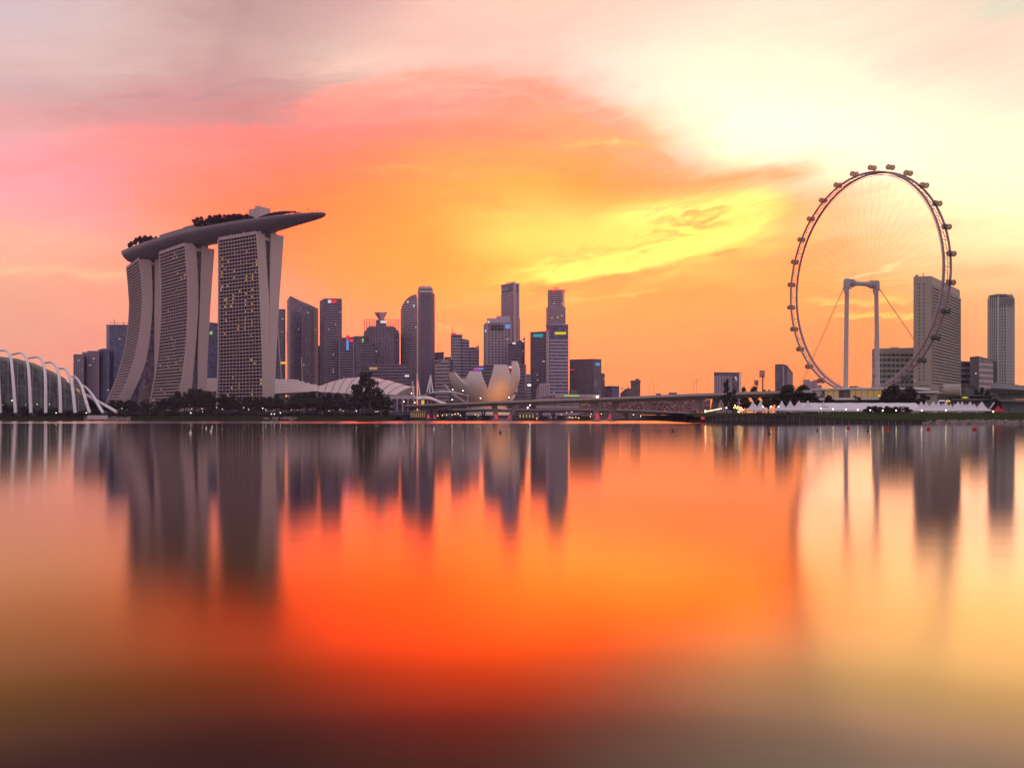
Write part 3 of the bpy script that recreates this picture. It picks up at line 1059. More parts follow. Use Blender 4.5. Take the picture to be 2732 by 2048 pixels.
def skyline():
    # left of the hotel
    for k, (x0, x1, y, dx) in enumerate(((197, 222, 947, 0), (220, 236, 941, 20), (234, 263, 938, 8), (262, 273, 934, 26), (271, 292, 932, 12), (290, 304, 938, 34))):
        lb = ['narrow', 'slim', 'broad gridded', 'thin', 'tall blue-sided', 'plain'][k]
        tower('apartment_tower', '%s dark apartment tower left of the hotel, %s of the stepped row' % (lb, ['leftmost', 'second', 'third', 'fourth', 'fifth', 'last'][k]), [(x0, 1300 + dx), (x1, 1296 + dx)], y, 'apartment tower', 3.3, .45,
              (3.2, .8) if k in (0, 2) else None, 'bluecl' if k > 2 else 'mauve', 'gl_blue' if k > 2 else 'gl_dark', 24, 2 if k in (0, 2, 4) else 0, group='stepped apartment towers left of the hotel')
    t = tower('office_tower', 'blue-grey tower with cranes on its roof, just left of the hotel', [(284, 1500), (292, 1490), (345, 1510)], 868, fh=4, band=.3, wall='bluecl', glass='gl_blue', lit=4)
    for x, x2, y0 in ((307, 304, 850), (330, 330, 858)):
        pole(t, 'roof_crane', x, y0, 868, 1495, .5, x2=x2)
    pole(t, 'crane_boom', 290, 862, 861, 1495, .35, x2=345)
    # between the middle and right hotel towers
    t = tower('office_tower', 'blue glass tower in the gap between the middle and rightmost hotel towers', [(548, 1350), (590, 1355)], [862, 866], fh=4.2, band=.3, wall='bluecl', glass='gl_blue', lit=3, roof=2)
    panel(t, 'green_sign', 560, 884, 566, 892, 1350, 'sign_green')
    tower('office_tower', 'lower blue tower in front of the blue glass tower in the hotel gap', [(552, 1290), (590, 1292)], 898, fh=4.2, band=.3, wall='bluecl', glass='gl_blue', lit=0)
    # right of the hotel
    t = tower('office_tower', 'dark slim tower squeezed against the right side of the hotel', [(728, 1450), (758, 1445), (761, 1465)], 826, fh=4.2, band=.35, wall='mauve', glass='gl_dark', lit=5)
    panel(t, 'yellow_sign', 748, 965, 763, 971, 1440, 'sign_yellow')
    pole(t, 'antenna', 741, 812, 826, 1450, .5)
    t = tower('curved_top_tower', 'mauve glass tower with a roof sweeping up to a sharp peak on its left', [(766, 1520), (774, 1505), (806, 1492), (832, 1496), (849, 1512)], [800, 789, 811, 815, 823], 'office tower', 4.0, .22, None, 'mauve', 'gl_mauve', 34, 5, roof=0)
    # the peak: a raked fin of glass
    b = MB()
    q = [P(766.5, 840, 1519), P(774, 788, 1504), P(806, 811, 1491.4), P(806, 840, 1491.4)]
    b.face([p + Vector((0, -.5, 0)) for p in q])
    b.face([p + Vector((0, .7, 0)) for p in reversed(q)])
    b.build('roof_fin', M['gl_mauve'], t)
    b = MB()
    b.obox(P(805.5, HY, 1491), Vector((.9, 0, 0)), Vector((0, .8, 0)), Vector((0, 0, 184)))
    b.build('facade_seam', M['mauve'], t)
    tower('office_tower', 'low dark slab filling the gap right of the sharp-peaked tower', [(846, 1560), (866, 1560)], 924, fh=4, band=.3, wall='mauve', glass='gl_dark')
    t = tower('office_tower', 'square dark tower with a white and red sign across its top', [(853, 1475), (864, 1455), (912, 1462)], [806, 798, 798], fh=4.1, band=.36, wall='mauve', glass='gl_dark', lit=14)
    panel(t, 'red_sign', 883, 801, 897, 808, 1457, 'sign_red', D2=1459)
    panel(t, 'white_sign', 875, 800, 883, 808, 1456, 'sign_white')
    t = tower('office_tower', 'low dark tower with glowing red and blue sign, left one of the pair', [(905, 1430), (944, 1430)], [903, 900], fh=4.2, band=.3, wall='mauve', glass='gl_dark', lit=8, pier=(30, 1.2))
    panel(t, 'blue_sign', 924, 906, 930, 934, 1429, 'sign_blue')
    b = MB()
    b.lathe([(.2, 0), (2.9, .1), (2.9, .9), (.2, 1)], P(937, 908, 1428.5), 16, axis=(0, 1, 0))
    b.build('red_sign', M['sign_red'], t)
    panel(t, 'pink_sign', 924, 894, 932, 904, 1429, 'sign_red')
    t = tower('office_tower', 'plain dark low tower with a pale green sign on its right corner', [(944, 1432), (968, 1430), (975, 1440)], 898, fh=4.2, band=.25, wall='greyclad', glass='gl_mauve', lit=2)
    panel(t, 'green_sign', 966, 903, 970, 914, 1429, 'sign_green')
    tower('office_tower', 'dark low block tucked below the lattice-crowned tower on its left', [(968, 1425), (1000, 1422)], [912, 917], fh=4.2, band=.25, wall='mauve', glass='gl_dark')
    # lattice-crowned tower
    t = tower('lattice_crown_tower', 'tower with a lattice crown and a funnel-shaped emblem on its roof', [(971, 1480), (985, 1462), (1050, 1462), (1065, 1480)], [890, 872, 872, 890], 'office tower', 4.0, .3, (5.0, .9), 'mauve', 'gl_brown', 34, 12)
    b = MB()
    for x in range(971, 1066, 7): b.obox(P(x, 895, 1461), Vector((.9, 0, 0)), Vector((0, .9, 0)), Vector((0, 0, 25.4)))
    for y in range(854, 896, 7): b.obox(P(971, y, 1460), P(1065, y, 1460) - P(971, y, 1460), Vector((0, .8, 0)), Vector((0, 0, .9)))
    b.build('lattice_screen', M['mauve'], t)
    tower_top = MB()
    tower_top.prism([tuple(P(x, HY, 1466)[:2]) for x in (1003, 1031)] + [tuple(P(x, HY, 1490)[:2]) for x in (1031, 1003)], P(0, 872, 1466).z, P(0, 853, 1466).z)
    tower_top.build('plant_room', M['brown'], t)
    for x0, x1, xa, m in ((998, 1015, 1010, 'brown'), (1011, 1032, 1016, 'pinkst')):
        b = MB()
        D = 1462 if x0 < 1005 else 1458
        q = [P(xa, 852, D), P(xa + 6, 852, D), P(x1, 832, D), P(x0, 834, D)]
        b.face(q)
        b.face([p + Vector((0, 6, 0)) for p in reversed(q)])
        for i in range(4): b.face([q[i], q[i] + Vector((0, 6, 0)), q[(i + 1) % 4] + Vector((0, 6, 0)), q[(i + 1) % 4]])
        b.build('funnel_emblem', M[m], t)
    panel(t, 'white_sign', 1015, 855, 1031, 862, 1455, 'sign_white')
    # wide low block with strip windows
    t = tower('waterfront_block', 'wide low building with pale window strips, in front of the lattice-crowned tower', [(980, 1300), (1094, 1290), (1098, 1310)], 974, 'office block', 4.6, .38, None, 'mauve', 'gl_dark', 40, 0, bandmat='mauve')
    panel(t, 'sign_lamp', 985, 979, 1006, 986, 1296, 'amber_dim')
    panel(t, 'white_sign', 1080, 1000, 1091, 1005, 1290, 'sign_white')
    b = MB()
    for x in range(1010, 1094, 6): b.obox(P(x, 988, 1289.6 + (1094 - x) * .09), Vector((1.4, 0, 0)), Vector((0, .6, 0)), Vector((0, 0, 6)))
    b.build('window_mullion', M['bluecl'], t)
    # twin towers: curved one and straight one
    xs = [1069, 1074, 1082, 1092, 1103, 1111.5]
    t = tower('round_shoulder_tower', 'tower with a rounded left shoulder and pale floor bands', [(x, 1500 - i * 6) for i, x in enumerate(xs)], [832, 815, 802, 792, 787, 786], 'office tower', 4.0, .45, None, 'brown', 'gl_brown', 34, 3, roof=.6, bandmat='stone')
    panel(t, 'white_sign', 1103, 812, 1112, 820, 1475, 'sign_white')
    panel(t, 'white_sign', 1086, 803, 1091, 808, 1484, 'sign_white')
    b = MB()
    b.rings([[P(x, y, 1466), P(x + 3, y + 1, 1466), P(x + 3, y + 1, 1472), P(x, y, 1472)] for x, y in ((1109.5, 788), (1111, 796), (1111.5, 830), (1111.5, 900), (1111.5, 1006))])
    b.build('edge_fin', M['offwhite'], t)
    t = tower('chamfered_tower', 'tall plum-coloured tower with a stepped white-banded crown', [(1116, 1462), (1121, 1450), (1152, 1450), (1159, 1462)], [786, 780, 780, 786], 'office tower', 3.9, .25, (3.2, .7), 'mauve', 'gl_dark', 34, 4, roofmat='offwhite')
    for x0, x1, y0, y1, m in ((1114, 1156, 775, 778, 'offwhite'), (1115, 1155, 770, 774, 'brown'), (1116, 1153, 767, 770, 'offwhite'), (1118, 1151, 766, 767, 'brown'), (1117, 1152, 763.5, 766, 'offwhite')):
        block(t, 'crown_tier', x0, y0, x1, y1, 1456, m, 26)
    pole(t, 'antenna', 1129, 758, 764, 1466, .6)
    tower('office_tower', 'stubby dark block right of the plum-coloured tower with a thin mast', [(1156, 1480), (1184, 1480)], [943, 940], fh=4, band=.3, wall='brown', glass='gl_dark')
    t = tower('office_tower', 'banded pale low block in front of the stubby dark one with the mast', [(1160, 1380), (1199, 1372), (1204, 1390)], [963, 960, 962], fh=5.4, band=.46, wall='stone', glass='gl_brown')
    pole(t, 'antenna', 1169, 918, 962, 1400, .45)
    tower('office_tower', 'small dark infill block left of the mast-topped white-banded tower', [(1186, 1440), (1206, 1440)], 954, fh=4, band=.3, wall='brown', glass='gl_mauve')
    # mast tower group
    t = tower('mast_tower', 'white-banded tower with a red-lit mast on its roof', [(1203, 1400), (1207, 1390), (1233, 1396)], [896, 894, 894], 'office tower', 4.6, .45, None, 'stone', 'gl_blue', 30, 2)
    pole(t, 'antenna', 1207, 868, 894, 1395, .55)
    panel(t, 'sign_lamp', 1203, 888, 1216, 892, 1392, 'glow_red')
    tower('office_tower', 'white-banded tower directly right of the mast tower, slightly lower', [(1233, 1392), (1252, 1400)], [905, 909], fh=4.6, band=.45, wall='stone', glass='gl_blue')
    t = tower('office_tower', 'banded block with a small slanted sail on its roof, beside the white-banded pair', [(1252, 1402), (1262, 1395), (1278, 1405)], [929, 927, 934], fh=4.6, band=.45, wall='stone', glass='gl_mauve')
    b = MB()
    q = [P(1262, 928, 1394), P(1278, 934, 1404), P(1278, 921, 1404)]
    b.face(q); b.face([p + Vector((0, 1.2, 0)) for p in reversed(q)])
    b.face([q[0], q[2], q[2] + Vector((0, 1.2, 0)), q[0] + Vector((0, 1.2, 0))])
    b.build('roof_sail', M['offwhite'], t)
    # pier-fronted tower with stepped top
    t = tower('pier_front_tower', 'broad pale tower with vertical piers and a stepped blocky top', [(1291, 1400), (1299, 1385), (1364, 1392)], [868, 861, 861], 'office tower', 4.2, .3, (5.2, 1.4), 'stone', 'gl_mauve', 34, 3)
    block(t, 'upper_storey', 1299, 849, 1362, 861, 1394, 'stone', 24)
    block(t, 'upper_storey', 1324, 843, 1360, 849, 1398, 'stone', 18)
    panel(t, 'sign_lamp', 1301, 856, 1306, 862, 1384, 'sign_white')
    panel(t, 'sign_lamp', 1294, 880, 1304, 885, 1388, 'sign_white')
    panel(t, 'blue_sign', 1348, 866, 1361, 876, 1388, 'sign_blue')
    for y in (868, 875): panel(t, 'dark_louver', 1308, y, 1345, y + 4, 1386, 'darksteel')
    # tallest tower
    t = tower('slender_tower', 'tallest slender pink-grey tower, its right face pierced by a ladder of windows', [(1337, 1480), (1369, 1455), (1385, 1470)], [762, 755, 760], 'office tower', 4.1, .55, None, 'pinkst', 'gl_mauve', 30, 0, roofmat='pinkst', bandto=.93)
    panel(t, 'dark_louver', 1342, 768, 1358, 776, 1474, 'mauve', D2=1462)
    b = MB()
    A, B = P(1369, HY, 1455), P(1385, HY, 1470)
    e = (B - A).normalized(); nr = Vector((e.y, -e.x, 0)); L = (B - A).length
    for u0, u1 in ((0, .38), (.72, 1)): b.obox(A + e * L * u0 + nr * .45, e * L * (u1 - u0), nr * .5, Vector((0, 0, P(0, 758, 1460).z)))
    b.build('side_pier', M['pinkst'], t)
    b = MB()
    for x in (1352, 1358, 1364, 1371): b.tube([P(x, 757, 1466), P(x + .6, 750 + x % 3, 1466)], .5, 5)
    b.tube([P(1350, 753, 1466), P(1372, 752, 1466)], .35, 5)
    b.build('roof_antenna_frame', M['darksteel'], t)
    tower('office_tower', 'narrow pink-grey tower hugging the right flank of the tallest slender tower', [(1383, 1490), (1387, 1490)], 849, fh=4.1, band=.5, wall='pinkst', glass='gl_mauve')
    t = tower('office_tower', 'small dark glass tower with a lit slanted roof, below the tallest tower', [(1355, 1330), (1392, 1322), (1400, 1335)], [918, 908, 900], fh=4.1, band=.22, wall='mauve', glass='gl_dark', lit=5, roof=.8)
    for x, y in ((1372, 913), (1394, 907)): panel(t, 'sign_lamp', x - 5, y, x + 4, y + 5, 1324, 'sign_white')
    t = tower('office_tower', 'black-glass slab with a white-rimmed red sign, right behind the lotus-shaped museum', [(1356, 1180), (1400, 1180), (1404, 1195)], 975, fh=4.4, band=.2, wall='mauve', glass='gl_dark')
    panel(t, 'white_sign', 1357, 977, 1370, 981, 1178, 'sign_white')
    panel(t, 'red_sign', 1358, 981, 1369, 984, 1178, 'sign_red')
    t = tower('office_tower', 'dark block with a pink and violet sign, left behind the lotus-shaped museum', [(1262, 1180), (1294, 1178)], 978, fh=4.4, band=.25, wall='mauve', glass='gl_dark')
    panel(t, 'pink_sign', 1264, 981, 1277, 987, 1176, 'sign_pink')
    panel(t, 'violet_sign', 1277, 981, 1290, 986, 1176, 'sign_blue')
    tower('office_tower', 'dark glass block seen through the notch between the museum petals', [(1290, 1160), (1324, 1160)], 974, fh=4.4, band=.2, wall='mauve', glass='gl_dark')
    # teal-sign tower and the stepped tower
    t = tower('office_tower', 'near-black tower with a glowing teal sign at its top', [(1415, 1340), (1457, 1335)], [888, 886], fh=4.0, band=.22, wall='mauve', glass='gl_dark', lit=3, roof=1.5)
    panel(t, 'teal_sign', 1423, 891, 1453, 899, 1337, 'sign_teal')
    t = tower('stepped_tower', 'tall banded tower stepping in twice towards a red-lit top, with a yellow sign', [(1457, 1330), (1466, 1318), (1516, 1322)], 867, 'office tower', 5.0, .45, None, 'stone', 'gl_blue', 34, 2, bandto=.86)
    b = MB()
    b.prism([tuple(P(x, HY, d)[:2]) for x, d in ((1457, 1332), (1462, 1323), (1509, 1326), (1509, 1356), (1458, 1358))], P(0, 867, 1326).z, P(0, 819, 1326).z)
    b.build('middle_tier', M['gl_brown'], t)
    b = MB()
    for k in range(9): b.obox(P(1458, 866 - k * 5.2, 1321.5), P(1509, 866, 1321.5) - P(1458, 866, 1321.5), Vector((0, .8, 0)), Vector((0, 0, 1.4)))
    for x in range(1460, 1510, 6): b.obox(P(x, 866.8, 1321), Vector((.8, 0, 0)), Vector((0, .8, 0)), Vector((0, 0, 26)))
    b.build('spandrel_cladding', M['stone'], t)
    b = MB()
    pts = [(1461, 1338), (1466, 1328), (1501, 1328), (1507, 1338), (1504, 1352), (1463, 1352)]
    b.prism([tuple(P(x, HY, d)[:2]) for x, d in pts], P(0, 818.9, 1326).z, P(0, 772, 1326).z)
    b.build('upper_tier', M['gl_brown'], t)
    b = MB()
    for k in range(8): b.obox(P(1465, 818 - k * 5.6, 1326.6), P(1502, 866, 1326.6) - P(1465, 866, 1326.6), Vector((0, .8, 0)), Vector((0, 0, 1.5)))
    b.build('spandrel_cladding', M['stone'], t)
    panel(t, 'red_sign', 1472, 775, 1481, 780, 1327, 'sign_red')
    panel(t, 'red_sign', 1498, 773, 1507, 781, 1328, 'sign_red')
    for x, y in ((1478, 810), (1500, 811), (1488, 846), (1473, 848), (1499, 842)): panel(t, 'lit_window', x - 1.6, y - 1.6, x + 1.6, y + 1.6, 1322 if y > 820 else 1327, 'amber')
    b = MB()
    for x in (1478, 1484, 1489): b.tube([P(x, 772, 1335), P(x, 767, 1335)], .6, 5)
    b.tube([P(1476, 768, 1335), P(1490, 768, 1335)], .4, 5)
    b.build('roof_antenna_frame', M['darksteel'], t)
    panel(t, 'yellow_sign', 1480, 885.5, 1510, 892, 1319.5, 'sign_yellow')
    panel(t, 'corner_pier', 1457.5, 884, 1465, 1060, 1324, 'stone', D2=1320)
    panel(t, 'red_lamp', 1460, 880, 1465, 886, 1320, 'glow_red')
    # broad slab and its low neighbours
    t = tower('broad_office_block', 'broad plain brown slab block with a small blue sign, right of the stepped tower', [(1520, 1400), (1583, 1386), (1604, 1396)], [961, 959, 960], 'office block', 4.2, .7, None, 'brown', 'gl_brown', 40, 2)
    panel(t, 'blue_sign', 1589, 968, 1600, 975, 1388, 'sign_blue', D2=1394)
    panel(t, 'dark_louver', 1584, 1015, 1594, 1032, 1385.5, 'mauve', D2=1390)
    panel(t, 'sign_lamp', 1521, 985, 1532, 987, 1396, 'glow_red')
    tower('office_block', 'short brown block stepped against the right end of the broad slab', [(1600, 1404), (1613, 1406)], [997, 998], 'office block', 4.2, .7, None, 'brown', 'gl_brown', 30, 1)
    t = tower('office_block', 'low mauve block with a little crane, right of the broad slab', [(1613, 1450), (1633, 1444), (1652, 1450)], [1032, 1031, 1032], 'office block', 4.2, .4, None, 'mauve', 'gl_blue', 30, 0)
    pole(t, 'antenna', 1650, 1025, 1031, 1446, .4)
    t = tower('gabled_block', 'low block with a ribbed arched gable, beside the small tall tower', [(1656, 1380), (1670, 1376), (1690, 1376), (1706, 1380)], [1050, 1037, 1037, 1050], 'office block', 4.0, 0, (3.4, 1.0), 'brown', 'gl_brown', 30, 0, roof=.6)
    for x in (1660, 1677): pole(t, 'gable_finial', x, 1031, 1040, 1377, 1.0, 'brown')
    t = tower('small_tower', 'small brown tower with a capped top, alone above the long bridge', [(1683, 1520), (1708, 1520)], 1016, 'tower', 4.0, .3, None, 'brown', 'gl_brown', 22, 0)
    block(t, 'roof_cap', 1695, 1010, 1706, 1015, 1522, 'brown', 14)
    block(t, 'roof_ledge', 1681.5, 1016, 1709.5, 1019, 1518, 'brown', 26)
    for x0, x1, y, lb in ((1750, 1763, 1050, 'tiny pale block peeking over the bridge, left of the two'), (1784, 1806, 1048, 'tiny pale block peeking over the bridge, right of the two')):
        tower('distant_block', lb, [(x0, 2000), (x1, 2000)], y, 'building', 4, .4, None, 'stone', 'gl_brown', 20, 0)
    # white colonial building and lower civic blocks
    t = tower('old_stone_building', 'small pale stone building with rows of little windows, at the foot of the teal-sign tower', [(1432, 1180), (1440, 1174), (1466, 1176)], [1040, 1025, 1024], 'building', 3.6, .5, (3.0, 1.0), 'stone', 'gl_mauve', 26, 2)
    t = tower('promenade_block', 'long low pale waterfront building with a row of warm lamps, above the bridge', [(1430, 1120), (1480, 1116), (1601, 1124)], [1060, 1054, 1055], 'building', 4.5, .6, None, 'stone', 'gl_mauve', 30, 0)
    for k in range(10): panel(t, 'porch_lamp', 1457 + k * 9, 1062.6, 1459.2 + k * 9, 1065.4, 1114, 'amber_dim')
    panel(t, 'green_strip', 1505, 1053.5, 1545, 1057, 1114, 'sign_yellow').data.materials[0] = M['sign_green']
    panel(t, 'white_lamp', 1591, 1056, 1597, 1061, 1116, 'lamp')
    tower('old_stone_building', 'small stepped stone building right of the pale one, behind the row of lamps', [(1519, 1180), (1538, 1180)], 1043, 'building', 3.6, .5, (3.0, 1.0), 'brown', 'gl_mauve', 20, 0)
    tower('office_tower', 'pale narrow block with two white lamps, between the museum and the teal-sign tower', [(1403, 1250), (1416, 1250)], 1000, fh=4, band=.5, wall='stone', glass='gl_mauve', lit=3, lit_mat='lamp')


skyline()


def right_skyline():
    t = tower('grey_office_block', 'grey flat-topped slab behind the tall pointed tree by the bridge end', [(1905, 1300), (1972, 1290), (1978, 1305)], [994, 995, 996], 'office block', 4, 0, None, 'greyclad', 'gl_mauve', 30, 0, roof=1)
    panel(t, 'sign_lamp', 1961.5, 1005, 1965, 1009, 1291, 'sign_white')
    panel(t, 'sign_lamp', 1963, 1011.5, 1966, 1014.5, 1291, 'sign_white')
    tower('balcony_block', 'pale gridded apartment block in front of the grey flat-topped slab', [(1907, 1230), (1921, 1226), (1951, 1226)], [1007, 1005, 1006], 'apartment block', 3.4, .45, (3.6, 1.1), 'stone', 'gl_mauve', 22, 0)
    t = tower('notched_tower', 'grey tower with a slanted shoulder, between the floodlight mast and the wheel', [(2068, 1200), (2088, 1190), (2100, 1192), (2115, 1205)], [974, 973, 976, 998], 'tower', 3.8, .3, None, 'greyclad', 'gl_mauve', 26, 0, roof=.8)
    block(t, 'plant_room', 2072, 971, 2094, 974, 1196, 'greyclad', 14)
    panel(t, 'corner_pier', 2088.5, 976, 2092, 1065, 1188.8, 'stone')
    for x0, x1, y, lb in ((2144, 2160, 1014, 'left end'), (2160, 2170, 1018, 'middle'), (2169, 2180, 1015, 'right end'), (2182, 2192, 1028, 'separate last one')):
        tower('distant_apartment_block', 'pale distant flats seen through the foot of the wheel, %s of the row' % lb, [(x0, 1700), (x1, 1700)], y, 'apartment block', 3.4, .5, (4, 1.2), 'stone', 'gl_mauve', 18, 0, group='distant flats behind the wheel')
    t = tower('wide_hotel_block', 'wide low hotel block with rows of balconies, left of the big sloping-roofed slab', [(2328, 1010), (2340, 1000), (2450, 1004)], [934, 932, 930], 'hotel', 6.2, .42, (5.6, .8), 'greenst', 'gl_green', 40, 3, bandto=.93)
    block(t, 'plant_room', 2375, 926, 2398, 932, 1010, 'stone', 16)
    block(t, 'parapet_wall', 2329, 931.5, 2437, 944, 999, 'beige', 3)
    # the large slab
    root = thing('sloping_roof_tower', 'large beige slab tower whose roof slopes down to the right, behind the wheel', 'hotel tower', P(2485, HY, 900))
    D0, D1, D2 = 905, 880, 985
    A, B, C_ = P(2437, HY, D0), P(2485, HY, D1), P(2561, HY, D2)
    zA, zB, zC = P(0, 738, D0).z, P(0, 736, D1).z, P(0, 774, D2).z
    b = MB()
    b.prism([A[:2], B[:2], C_[:2], (C_.x - 6, C_.y + 20), (A.x * (1 + 60 / D0) + 3, A.y + 60)], 1, [zA, zB, zC, zC, zA])
    b.build('main_wall', M['beige'], root)
    e = (C_ - B); L = e.length; e.normalize()
    nr = Vector((e.y, -e.x, 0))
    b, w, f_ = MB(), MB(), MB()
    rows = 38
    ztop = zB - 6 * .37 * 5
    h = (ztop - 12) / rows
    for k in range(rows):
        z = 12 + k * h
        zr = lambda u: zB + (zC - zB) * u / L - 8.5
        b.obox(B + e * 1.5 + nr * .02 + Vector((0, 0, z)), e * (L - 3), nr * 1.5, Vector((0, 0, h * .40)))
        w.face([B + e * 1.5 + nr * .3 + Vector((0, 0, z + h * .40)), B + e * (L - 1.5) + nr * .3 + Vector((0, 0, z + h * .40)), B + e * (L - 1.5) + nr * .3 + Vector((0, 0, z + h)), B + e * 1.5 + nr * .3 + Vector((0, 0, z + h))])
        for q in range(17):
            f_.obox(B + e * (1.5 + q * (L - 3.9) / 16) + nr * .31 + Vector((0, 0, z + h * .40)), e * .9, nr * .9, Vector((0, 0, h * .6)))
    w.build('room_glazing', M['gl_green'], root)
    b.build('balcony_cladding', M['beige'], root)
    f_.build('fin_cladding', M['beige'], root)
    # two columns of punched windows on the left face, each pane a part
    e2 = (B - A); L2 = e2.length; e2.normalize()
    n2 = Vector((e2.y, -e2.x, 0))
    for k in range(27):
        for u in (.33, .59):
            y = 764 + k * 9.75
            D = D0 + (D1 - D0) * u
            o = A + e2 * (L2 * u - .95) + n2 * .03 + Vector((0, 0, P(0, y + 4.8, D).z))
            q = MB()
            q.obox(o, e2 * 1.9, n2 * .1, Vector((0, 0, 1.75)))
            q.build('window', M['gl_dark'], root)
    panel(root, 'dark_louver', 2450, 1028, 2480, 1032, 890, 'darksteel', D2=882)
    block(root, 'podium', 2436, 1030, 2505, 1075, 872, 'beige', 10)
    b = MB()
    for x, y0, y1 in ((2444, 731, 738), (2449, 732, 738), (2446, 734, 738), (2463, 729, 737)): b.tube([P(x, y1, 900), P(x, y0, 900)], .45, 5)
    b.build('roof_antenna_frame', M['darksteel'], root)
    for x, y, d in ((2524, 858, 935), (2535, 993, 950), (2441, 1014, 900)): panel(root, 'lit_window', x - 2, y - 1.6, x + 2, y + 1.4, d - 3, 'amber_dim')
    # low blocks and the round-cornered tower
    tower('office_block', 'low banded grey block directly right of the sloping-roofed slab', [(2555, 1020), (2589, 1024)], [965, 967], 'office block', 6.4, .34, None, 'greenst', 'gl_green', 30, 1)
    t = tower('office_block', 'low grey block with a plain blue-grey wall and a banded right side', [(2588, 1000), (2612, 990), (2650, 1012)], [955, 953, 963], 'office block', 6.0, 0, None, 'greyclad', 'gl_green', 30, 0)
    b = MB()
    A, B = P(2612, HY, 989.4), P(2650, HY, 1011.4)
    for k in range(9): b.obox(A + Vector((0, 0, 8 + k * 6.2)), B - A, Vector((0, .6, 0)), Vector((0, 0, 2.8)))
    b.build('spandrel_cladding', M['stone'], t)
    panel(t, 'blank_wall', 2588, 956, 2612, 1050, 1000.4, 'bluecl', D2=990.4).data.materials[0] = M['greyclad']
    panel(t, 'sign_lamp', 2602.6, 994.5, 2605.4, 997.5, 992, 'sign_white')
    b = MB()
    for x, y in ((2598, 951), (2604, 948), (2609, 950)): b.tube([P(x, 956, 1003), P(x, y, 1003)], .4, 5)
    b.build('roof_antenna_frame', M['darksteel'], t)
    ch = [(2636, 1042), (2640, 1030), (2662, 1020), (2685, 1020), (2703, 1030), (2706, 1042)]
    t = tower('gridded_tower', 'tall pale gridded tower near the right edge with a dark glazed top storey', ch, [798, 795, 794, 794, 795, 798], 'tower', 3.5, .34, (2.9, 1.0), 'greenst', 'gl_green', 34, 2, bandto=.92, roof=.5)
    for y0, y1, m, gr in ((789, 793.5, 'gl_green', 2), (787, 789, 'greenst', 0)):
        b = MB()
        b.prism([tuple(P(x + (2671 - x) * .01 * gr, HY, d)[:2]) for x, d in ch] + [tuple(P(x, HY, 1070)[:2]) for x in (2700, 2642)], P(0, y1, 1030).z, P(0, y0, 1030).z)
        b.build('crown_tier', M[m], t)
    panel(t, 'corner_pier', 2661, 790, 2666, 1050, 1019.4, 'greenst')
    panel(t, 'upper_wall', 2662, 795, 2706, 812, 1019.6, 'greyclad', D2=1021).data.materials[0] = M['sage']
    pole(t, 'antenna', 2699, 781, 787, 1030, .4)


right_skyline()


# ------------------------------------------------------------------ lotus-shaped museum
def build_museum():
    B = P(1303, HY, 1000)
    B.z = 8
    root = thing('lotus_museum', 'pale lotus-shaped museum with upright petals, glowing orange at its foot', 'museum', B)
    # direction towards the tip, reach, tip height above ground, widths at foot, middle and tip
    for (dx, dy, H, w0, wm_, wt, lean) in ((-15, -36, 45, 26, 29, 14.5, .62), (16, -35, 52, 31, 29, 15.5, .62), (34, -9, 57, 25, 29, 16, .35), (-41, -24, 44, 25, 34, 13, .95),
                                           (-50, -16, 31, 4, 7, 7, 1.0), (-30, 34, 40, 12, 20, 12, .8), (28, 30, 40, 12, 22, 12, .5)):
        R = hypot(dx, dy)
        d = Vector((dx / R, dy / R, 0))
        s = Vector((-d.y, d.x, 0))
        rings = []
        N = 18
        for i in range(N + 1):
            t = i / N
            a = t * pi / 2
            r = R * (.16 + .84 * (sin(a) * (1 - lean * .35) + t * lean * .35)) if lean > .9 else R * (.16 + .84 * min(1.0, sin(a * 1.16)))
            if lean < .9 and t > .7: r -= R * (t - .7) ** 2 * .55
            z = H * (t ** 1.22 if lean < .9 else t ** 1.05)
            w = interp([(0, w0), (.45, wm_), (.7, wm_ * .93), (1, wt)], t)
            th = (6.0 * (1 - t) + 2.2) if lean < .9 or wm_ < 10 or dy < -20 else interp([(0, 10), (.45, 17), (1, 4)], t)
            o = B + Vector((0, 0, z))
            rings.append([o + d * (r - .10 * w) - s * w / 2, o + d * (r + .02 * w) - s * w * .3, o + d * (r + .06 * w), o + d * (r + .02 * w) + s * w * .3, o + d * (r - .10 * w) + s * w / 2,
                          o + d * (r - th - .10 * w) + s * w * .42, o + d * (r - th), o + d * (r - th - .10 * w) - s * w * .42])
        m = MB()
        m.rings(rings)
        m.build('petal', M['museum'], root, smooth=35)
    m = MB()
    m.lathe([(26, -3), (24, 3), (15, 9), (9, 14)], B, 28)
    m.build('bowl', M['museum'], root, smooth=40)
    panel(root, 'skylight', 1371, 1045, 1378, 1053, 960, 'gl_dark')
    # the orange floodlight at the foot
    ld = bpy.data.lights.new('museum_floodlight', 'SPOT')
    ld.energy = 40000
    ld.color = (1.0, .36, .07)
    ld.spot_size = radians(120)
    ld.spot_blend = 1.0
    ld.shadow_soft_size = 1.0
    lo = bpy.data.objects.new('museum_floodlight', ld)
    COL.objects.link(lo)
    lo.location = P(1356, 1092, 943)
    lo.rotation_euler = (P(1350, 1050, 975) - Vector(lo.location)).to_track_quat('-Z', 'Y').to_euler()
    for x, y in ((1208, 1039), (1235, 1042), (1282, 1062), (1206, 1066), (1358, 1060)):
        m = MB()
        m.lathe([(.1, -.5), (.5, 0), (.1, .5)], P(x, y, 935), 8)
        m.build('wall_lamp', M['lamp'], root)


M['museum'] = mat('museum_panel', (.62, .54, .51), .55, .06, .06)
build_museum()


